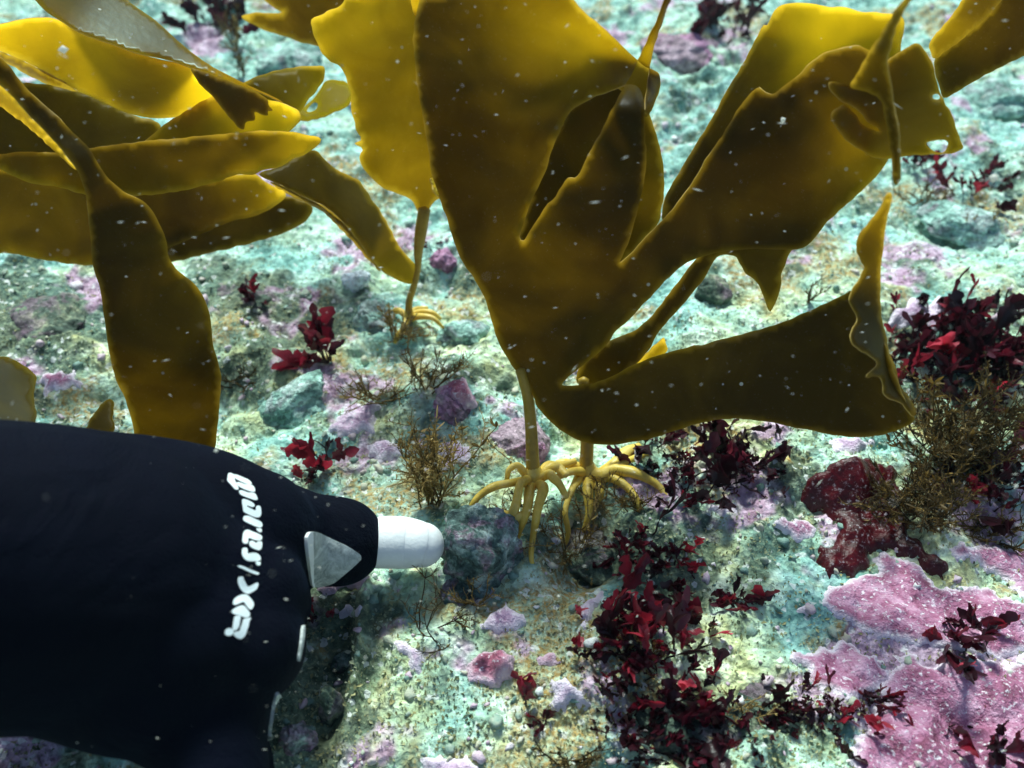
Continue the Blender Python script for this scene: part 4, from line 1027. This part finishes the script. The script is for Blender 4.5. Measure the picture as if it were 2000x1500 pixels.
def red_plant(label, px, py, w, h, nb, tone=.45, seed=1, flatn=.5, lift=0.0, size=(.30, .62), cat='seaweed', group='red seaweeds', mat=None, name='red_seaweed', dens=1, wid=(.16, .50)):
    """clump of flat lobed blades spread over w x h photo pixels"""
    rs = np.random.default_rng(seed)
    mat = mat or RED
    g = ground(px, py + h * .3)
    d = depth_of(g)
    u = d / FPX
    e = empty(name, g, label, cat, group)
    a_, st = Acc(), Acc()
    for k in range(nb):
        if dens:
            while True:
                qx, qy = px + float(np.clip(rs.normal(0, .27), -.55, .55)) * w, py + float(np.clip(rs.normal(.02, .25), -.5, .5)) * h
                if pn(np.array([qx / 42]), np.array([qy / 30]), seed)[0] > rs.uniform(-.45, .1): break
            b0 = ground(qx, qy) - np.array([0, 0, .001])
            L = h * u * rs.uniform(*size) if h < w else w * u * rs.uniform(*size)
        else:
            b0 = g + np.array([rs.uniform(-1, 1) * w * .06 * u, rs.uniform(-1, 1) * w * .06 * u, -.001])
            L = max(h, w) * u * rs.uniform(*size)
        L = min(L * (1.25 * rs.lognormal(-.1, .42) if dens else 1.), .026 if dens else .05)
        az = rs.uniform(0, 6.283)
        el = rs.uniform(.25, 1.35)
        D = np.array([math.cos(az) * math.cos(el), math.sin(az) * math.cos(el) - .15, math.sin(el) * (1 - flatn * .5) + .2])
        up = np.array([rs.uniform(-1, 1), -1., rs.uniform(-.4, 1)])
        tn = float(np.clip(tone + rs.normal(-.10, .26), 0.02, 1))
        q0 = b0 + D / np.linalg.norm(D) * L * .35
        V, F3, F4 = tube_geo(np.array([b0, (b0 + q0) / 2 + rs.normal(0, .0006, 3), q0]), np.array([.0006, .0005, .0004]), 5, False)
        st.add(V, F3, F4, tone=max(.05, tn - .25))
        W = L * rs.uniform(*wid) * .5
        tip = leaf(a_, q0 - D * .0, D, up, L * .75, W, rs.uniform(-.6, .6), tn, rs)
        for _ in range(rs.integers(2, 6)):
            az2 = rs.uniform(-1.2, 1.2)
            D2 = D + np.array([az2, rs.uniform(-.5, .5), rs.uniform(-.3, .4)]) * .8
            q1 = q0 + (tip - q0) * rs.uniform(.15, .8)
            leaf(a_, q1, D2, up + rs.normal(0, .4, 3), L * rs.uniform(.3, .7), W * rs.uniform(.4, .9), rs.uniform(-.7, .7), float(np.clip(tn + rs.normal(0, .1), 0, 1)), rs, 7)
    a_.build('fronds', mat, e)
    st.build('stalks', mat, e)
    return e

red_plant('branched crimson seaweed standing on a stalk between the two kelp stipes and the hanging frond', 640, 660, 90, 150, 9, .36, 101, .2, dens=0, size=(.35, .65))
red_plant('small maroon tuft against the shaded ground right of the hanging frond', 503, 572, 46, 60, 6, .28, 102, .2, dens=0, size=(.5, .8))
red_plant('single crimson seaweed sprig just above the knuckle side of the glove', 634, 870, 70, 110, 7, .42, 103, .2, dens=0, size=(.35, .7))
red_plant('little maroon curl touching the upper edge of the glove', 596, 925, 56, 50, 6, .34, 104, .2, dens=0, size=(.4, .7))
red_plant('dark red clump in the shade under the long curved blade', 1390, 905, 260, 130, 170, .08, 105, .4, size=(.12, .26))
red_plant('deep red thicket at the right edge below the pale crust', 1890, 700, 280, 190, 380, .30, 106, .4, size=(.10, .22))
red_plant('dark red patch under the olive bush at the right edge', 1930, 940, 170, 110, 90, .24, 107, .4, size=(.18, .34))
red_plant('dense crimson clump in the lower middle of the sand', 1260, 1240, 230, 180, 150, .40, 108, .4, size=(.12, .26))
red_plant('dark maroon bank of seaweed running along the bottom right of centre', 1330, 1420, 300, 170, 240, .22, 109, .4, size=(.10, .22))
red_plant('maroon tail of the seaweed bank reaching the pink corner crust', 1570, 1395, 240, 90, 110, .28, 110, .4, size=(.18, .34))
red_plant('red seaweed tuft below the rear holdfast roots', 1250, 1080, 190, 100, 70, .40, 111, .4, size=(.16, .32))
red_plant('three lobed speckled maroon seaweed on open sand right of the crimson clump', 1435, 1150, 100, 90, 9, .36, 112, .2, dens=0, size=(.35, .7))
red_plant('pair of small red leaves on the broad rimmed crust', 1850, 1225, 110, 60, 8, .40, 113, .5, size=(.5, .9))
red_plant('dark red leaves arching over the right side of the corner crust', 1905, 1265, 90, 80, 8, .26, 114, .4, size=(.5, .9))
red_plant('dark red leaf cluster near the bottom right corner', 1900, 1450, 200, 80, 22, .26, 115, .4, size=(.3, .6))
red_plant('thin red leaf standing beside the ragged pink crust', 1705, 1340, 40, 80, 5, .48, 116, .2, dens=0, size=(.4, .8))
red_plant('bright red leaf stuck to the glove edge under the fingertip sleeve', 618, 1190, 30, 50, 5, .62, 117, .2, dens=0, size=(.5, .9))
red_plant('lone dark red leaf lying flat on the sand below the rose crust', 1025, 1370, 60, 20, 3, .42, 118, .9, dens=0, size=(.6, .9))
red_plant('small brownish red shoots beside the lilac patches', 1060, 1400, 50, 40, 6, .36, 119, .4, dens=0, size=(.4, .7))
red_plant('brownish red seaweed at the right under the torn flap', 1905, 360, 120, 70, 26, .26, 120, .3, size=(.3, .5))
red_plant('dull red tuft beside the torn flap on the right', 1795, 320, 60, 50, 10, .34, 121, .3, size=(.4, .7))
red_plant('dark purple seaweed clump at the top edge right of centre', 1425, 45, 150, 90, 60, .12, 122, .3, size=(.20, .40))
red_plant('dark sprigs of seaweed at the top edge left of the yellow kelp', 430, 50, 110, 110, 26, .12, 123, .2, size=(.3, .5))
red_plant('red blade lying on the rock right of the rear holdfast', 1330, 960, 50, 60, 6, .22, 124, .4, dens=0, size=(.4, .8))
red_plant('red flecks of seaweed on the stone behind the small kelp stipe', 865, 490, 50, 30, 8, .50, 125, .6, size=(.3, .5))

def bush(label, px, py, w, h, nst, seed, tone=.5, rad=.00035, name='bushy_seaweed', cat='seaweed', group='bushy brown seaweeds', leaflets=1., order=2, spread=.5, back=0.):
    """upright plant of fine branching filaments"""
    rs = np.random.default_rng(seed)
    g = ground(px, py)
    d = depth_of(g); u = d / FPX
    e = empty(name, g, label, cat, group)
    fa, la = Acc(), Acc()
    Hh = h * u * 1.35
    def grow(p, D, L, r, o):
        k = 7
        pts = [p]
        D = D / np.linalg.norm(D)
        for _ in range(k):
            D = D + rs.normal(0, .13, 3) + np.array([0, 0, .05]); D /= np.linalg.norm(D)
            pts.append(pts[-1] + D * L / k)
        pts = np.array(pts)
        tn = float(np.clip(tone + rs.normal(0, .16), 0, 1))
        fa.add(*tube_geo(pts, np.linspace(r, r * .45, k + 1), 5, False), tone=tn)
        for q_ in range(int(leaflets * 7)):
            i_ = rs.integers(2, k + 1)
            Dl = D + rs.normal(0, .9, 3)
            leaf(la, pts[i_], Dl, rs.normal(0, 1, 3), L * rs.uniform(.06, .15), L * rs.uniform(.008, .022), rs.uniform(-.5, .5), float(np.clip(tn + rs.normal(.05, .14), 0, 1)), rs, 3, False)
        if o > 0:
            for _ in range(rs.integers(3, 6)):
                i_ = rs.integers(1, k)
                grow(pts[i_], D + rs.normal(0, .55, 3), L * rs.uniform(.3, .55), r * .65, o - 1)
    for k in range(nst):
        b0 = g + np.array([rs.uniform(-1, 1) * w * .16 * u, rs.uniform(-1, 1) * w * .16 * u, -.001])
        D = np.array([rs.normal(0, spread * w / max(h, 1)), rs.normal(-.05 + back, spread * .6), 1.])
        grow(b0, D, Hh * rs.uniform(.55, 1.), rad, order)
    fa.build('stems', BROWN, e)
    if la.n: la.build('fronds', BROWN, e)
    return e

bush('tall tan bushy seaweed standing behind the white fingertip', 842, 985, 130, 150, 16, 201, .56, .0005, leaflets=2.0, spread=.22, back=.3)
bush('dark wiry seaweed with bare stems under the white fingertip', 838, 1240, 130, 105, 6, 202, .12, .0004, leaflets=.5, spread=.55)
bush('thick olive bush at the right edge beside the curled blade', 1850, 905, 190, 150, 34, 203, .18, .0005, leaflets=3.0, spread=.6)
bush('dark olive bush under the tip of the long curved blade', 1790, 1000, 190, 110, 34, 204, .14, .0005, leaflets=3.0, spread=.7)
bush('tan feathery tuft below the small kelp roots', 830, 760, 110, 95, 9, 205, .56, .0005, leaflets=1.4, spread=.5)
bush('tan ragged tuft right of the branched crimson seaweed', 740, 775, 120, 90, 8, 206, .52, .0005, leaflets=1.2, spread=.6)
bush('olive trailing seaweed at the far right below the bush', 1940, 1045, 200, 60, 14, 207, .26, .0006, leaflets=1., spread=.9)
bush('slender brown plant at the top behind the golden fronds', 470, 150, 60, 90, 5, 208, .36, .0007, leaflets=1., spread=.3)
bush('short tan tuft under the boulder on the sand', 925, 1180, 70, 60, 6, 209, .56, .0004, leaflets=1.3, spread=.5)
bush('fuzzy green tan growth hanging on the holdfast roots', 1120, 1090, 140, 110, 12, 210, .50, .0004, leaflets=1.5, spread=.6)
bush('tan fuzz on the rear holdfast', 1170, 975, 110, 60, 9, 211, .52, .0004, leaflets=1.4, spread=.7)
bush('brown weed sprig by the lower sand right of the wiry seaweed', 905, 1220, 60, 30, 4, 212, .50, .0004, leaflets=1.2, spread=.8)
bush('amber fuzzy growth around the roots of the small yellow kelp', 772, 655, 80, 60, 10, 219, .60, .0005, leaflets=2.5, spread=.7)
bush('tan algal tufts mixed into the crimson clump on the sand', 1240, 1270, 180, 50, 12, 220, .62, .0004, leaflets=2.2, spread=.9)
bush('pale tan algae among the dark maroon bank', 1420, 1400, 240, 50, 14, 221, .70, .0004, leaflets=2.2, spread=1.0)
bush('green tan fuzz hanging between the main holdfast roots', 1010, 1010, 90, 60, 9, 222, .55, .0004, leaflets=2.5, spread=.7)
bush('wispy tan fuzz right of the rear holdfast', 1240, 985, 110, 50, 10, 223, .45, .0004, leaflets=2.5, spread=.8)
bush('single brown stick like stem at the right among red seaweed', 1960, 620, 14, 80, 1, 213, .10, .0011, leaflets=0, order=0, spread=.05)
bush('brown stubby seaweed at the right below the torn flap', 1800, 395, 120, 50, 8, 214, .40, .0006, leaflets=1.2, spread=.8)
bush('tan flattened weed at the far right on pale stones', 1900, 440, 120, 40, 8, 215, .66, .0006, leaflets=1.2, spread=.9)
bush('brown speckled weed under the slab right of the hanging frond', 465, 745, 90, 36, 8, 216, .22, .0005, leaflets=1.2, spread=.9)
bush('thin upright brown plant between pale stones below the hanging kelp tip', 1575, 590, 40, 60, 3, 217, .30, .0006, leaflets=1., spread=.3)
bush('dark brush of weed at the lower left of the red bank', 1110, 1500, 120, 60, 12, 218, .12, .0005, leaflets=1.2, spread=.7)

# ------------------------------------------------------------------ drifting flecks in the water
n = 1500
px, py = rng.uniform(-60, 2060, n), rng.uniform(-60, 1560, n)
dd = rng.uniform(.27, .345, n)
dd[:46] = rng.uniform(.16, .25, 46)
C = P(px, py, dd)
Lh = (1.2 + 5.2 * rng.random(n) ** 2) * dd / FPX
Rh = Lh * rng.uniform(.10, .26, n)
big = rng.random(n) < .05
Lh *= rng.lognormal(-.25, .45, n)
Rh[big] = Lh[big] * .8
ang = rng.normal(-.12, .42, n)
D = np.stack([np.cos(ang), rng.normal(0, .3, n), -np.sin(ang)], -1); D /= np.linalg.norm(D, axis=1)[:, None]
A = np.cross(D, np.array([0, 0, 1.])); A /= np.linalg.norm(A, axis=1)[:, None]; Bv = np.cross(D, A)
ring = [C + Rh[:, None] * (math.cos(t) * A + math.sin(t) * Bv) for t in np.linspace(0, 2 * np.pi, 5, endpoint=False)]
V = np.stack([C - D * Lh[:, None]] + ring + [C + D * Lh[:, None]], 1).reshape(-1, 3)
ff = [(0, 1 + (k + 1) % 5, 1 + k) for k in range(5)] + [(6, 1 + k, 1 + (k + 1) % 5) for k in range(5)]
F = (np.array(ff)[None] + (np.arange(n) * 7)[:, None, None]).reshape(-1, 3)
m = M('drifting_fleck')
FLECK = m.done(m.n('MixShader', {0: .5, 1: m.n('BsdfDiffuse', {'Color': (.85, .85, .78, 1)}).outputs[0], 2: m.n('BsdfTranslucent', {'Color': (.85, .85, .78, 1)}).outputs[0]}).outputs[0])
o = obj('drifting_particles', V, [F], FLECK)
tag(o, 'tiny pale flecks drifting in the water', 'particles', kind='stuff')


# ------------------------------------------------------------------ the cloudy water
m = M('cloudy_water')
m.t.links.new(m.n('VolumePrincipled', {'Color': (.45, .93, 1.0, 1), 'Density': .007, 'Anisotropy': .2}).outputs[0], m.out.inputs['Volume'])
hx = np.array([(x, y, z) for x in (-45., 45.) for y in (-1.2, 17.) for z in (-1.4, .52)])
o = obj('haze', hx, [np.array([(0, 1, 3, 2), (4, 6, 7, 5), (0, 4, 5, 1), (2, 3, 7, 6), (0, 2, 6, 4), (1, 5, 7, 3)])], m.m, smooth=False)
tag(o, 'pale blue green cloudy water filling the scene', 'water', kind='stuff')
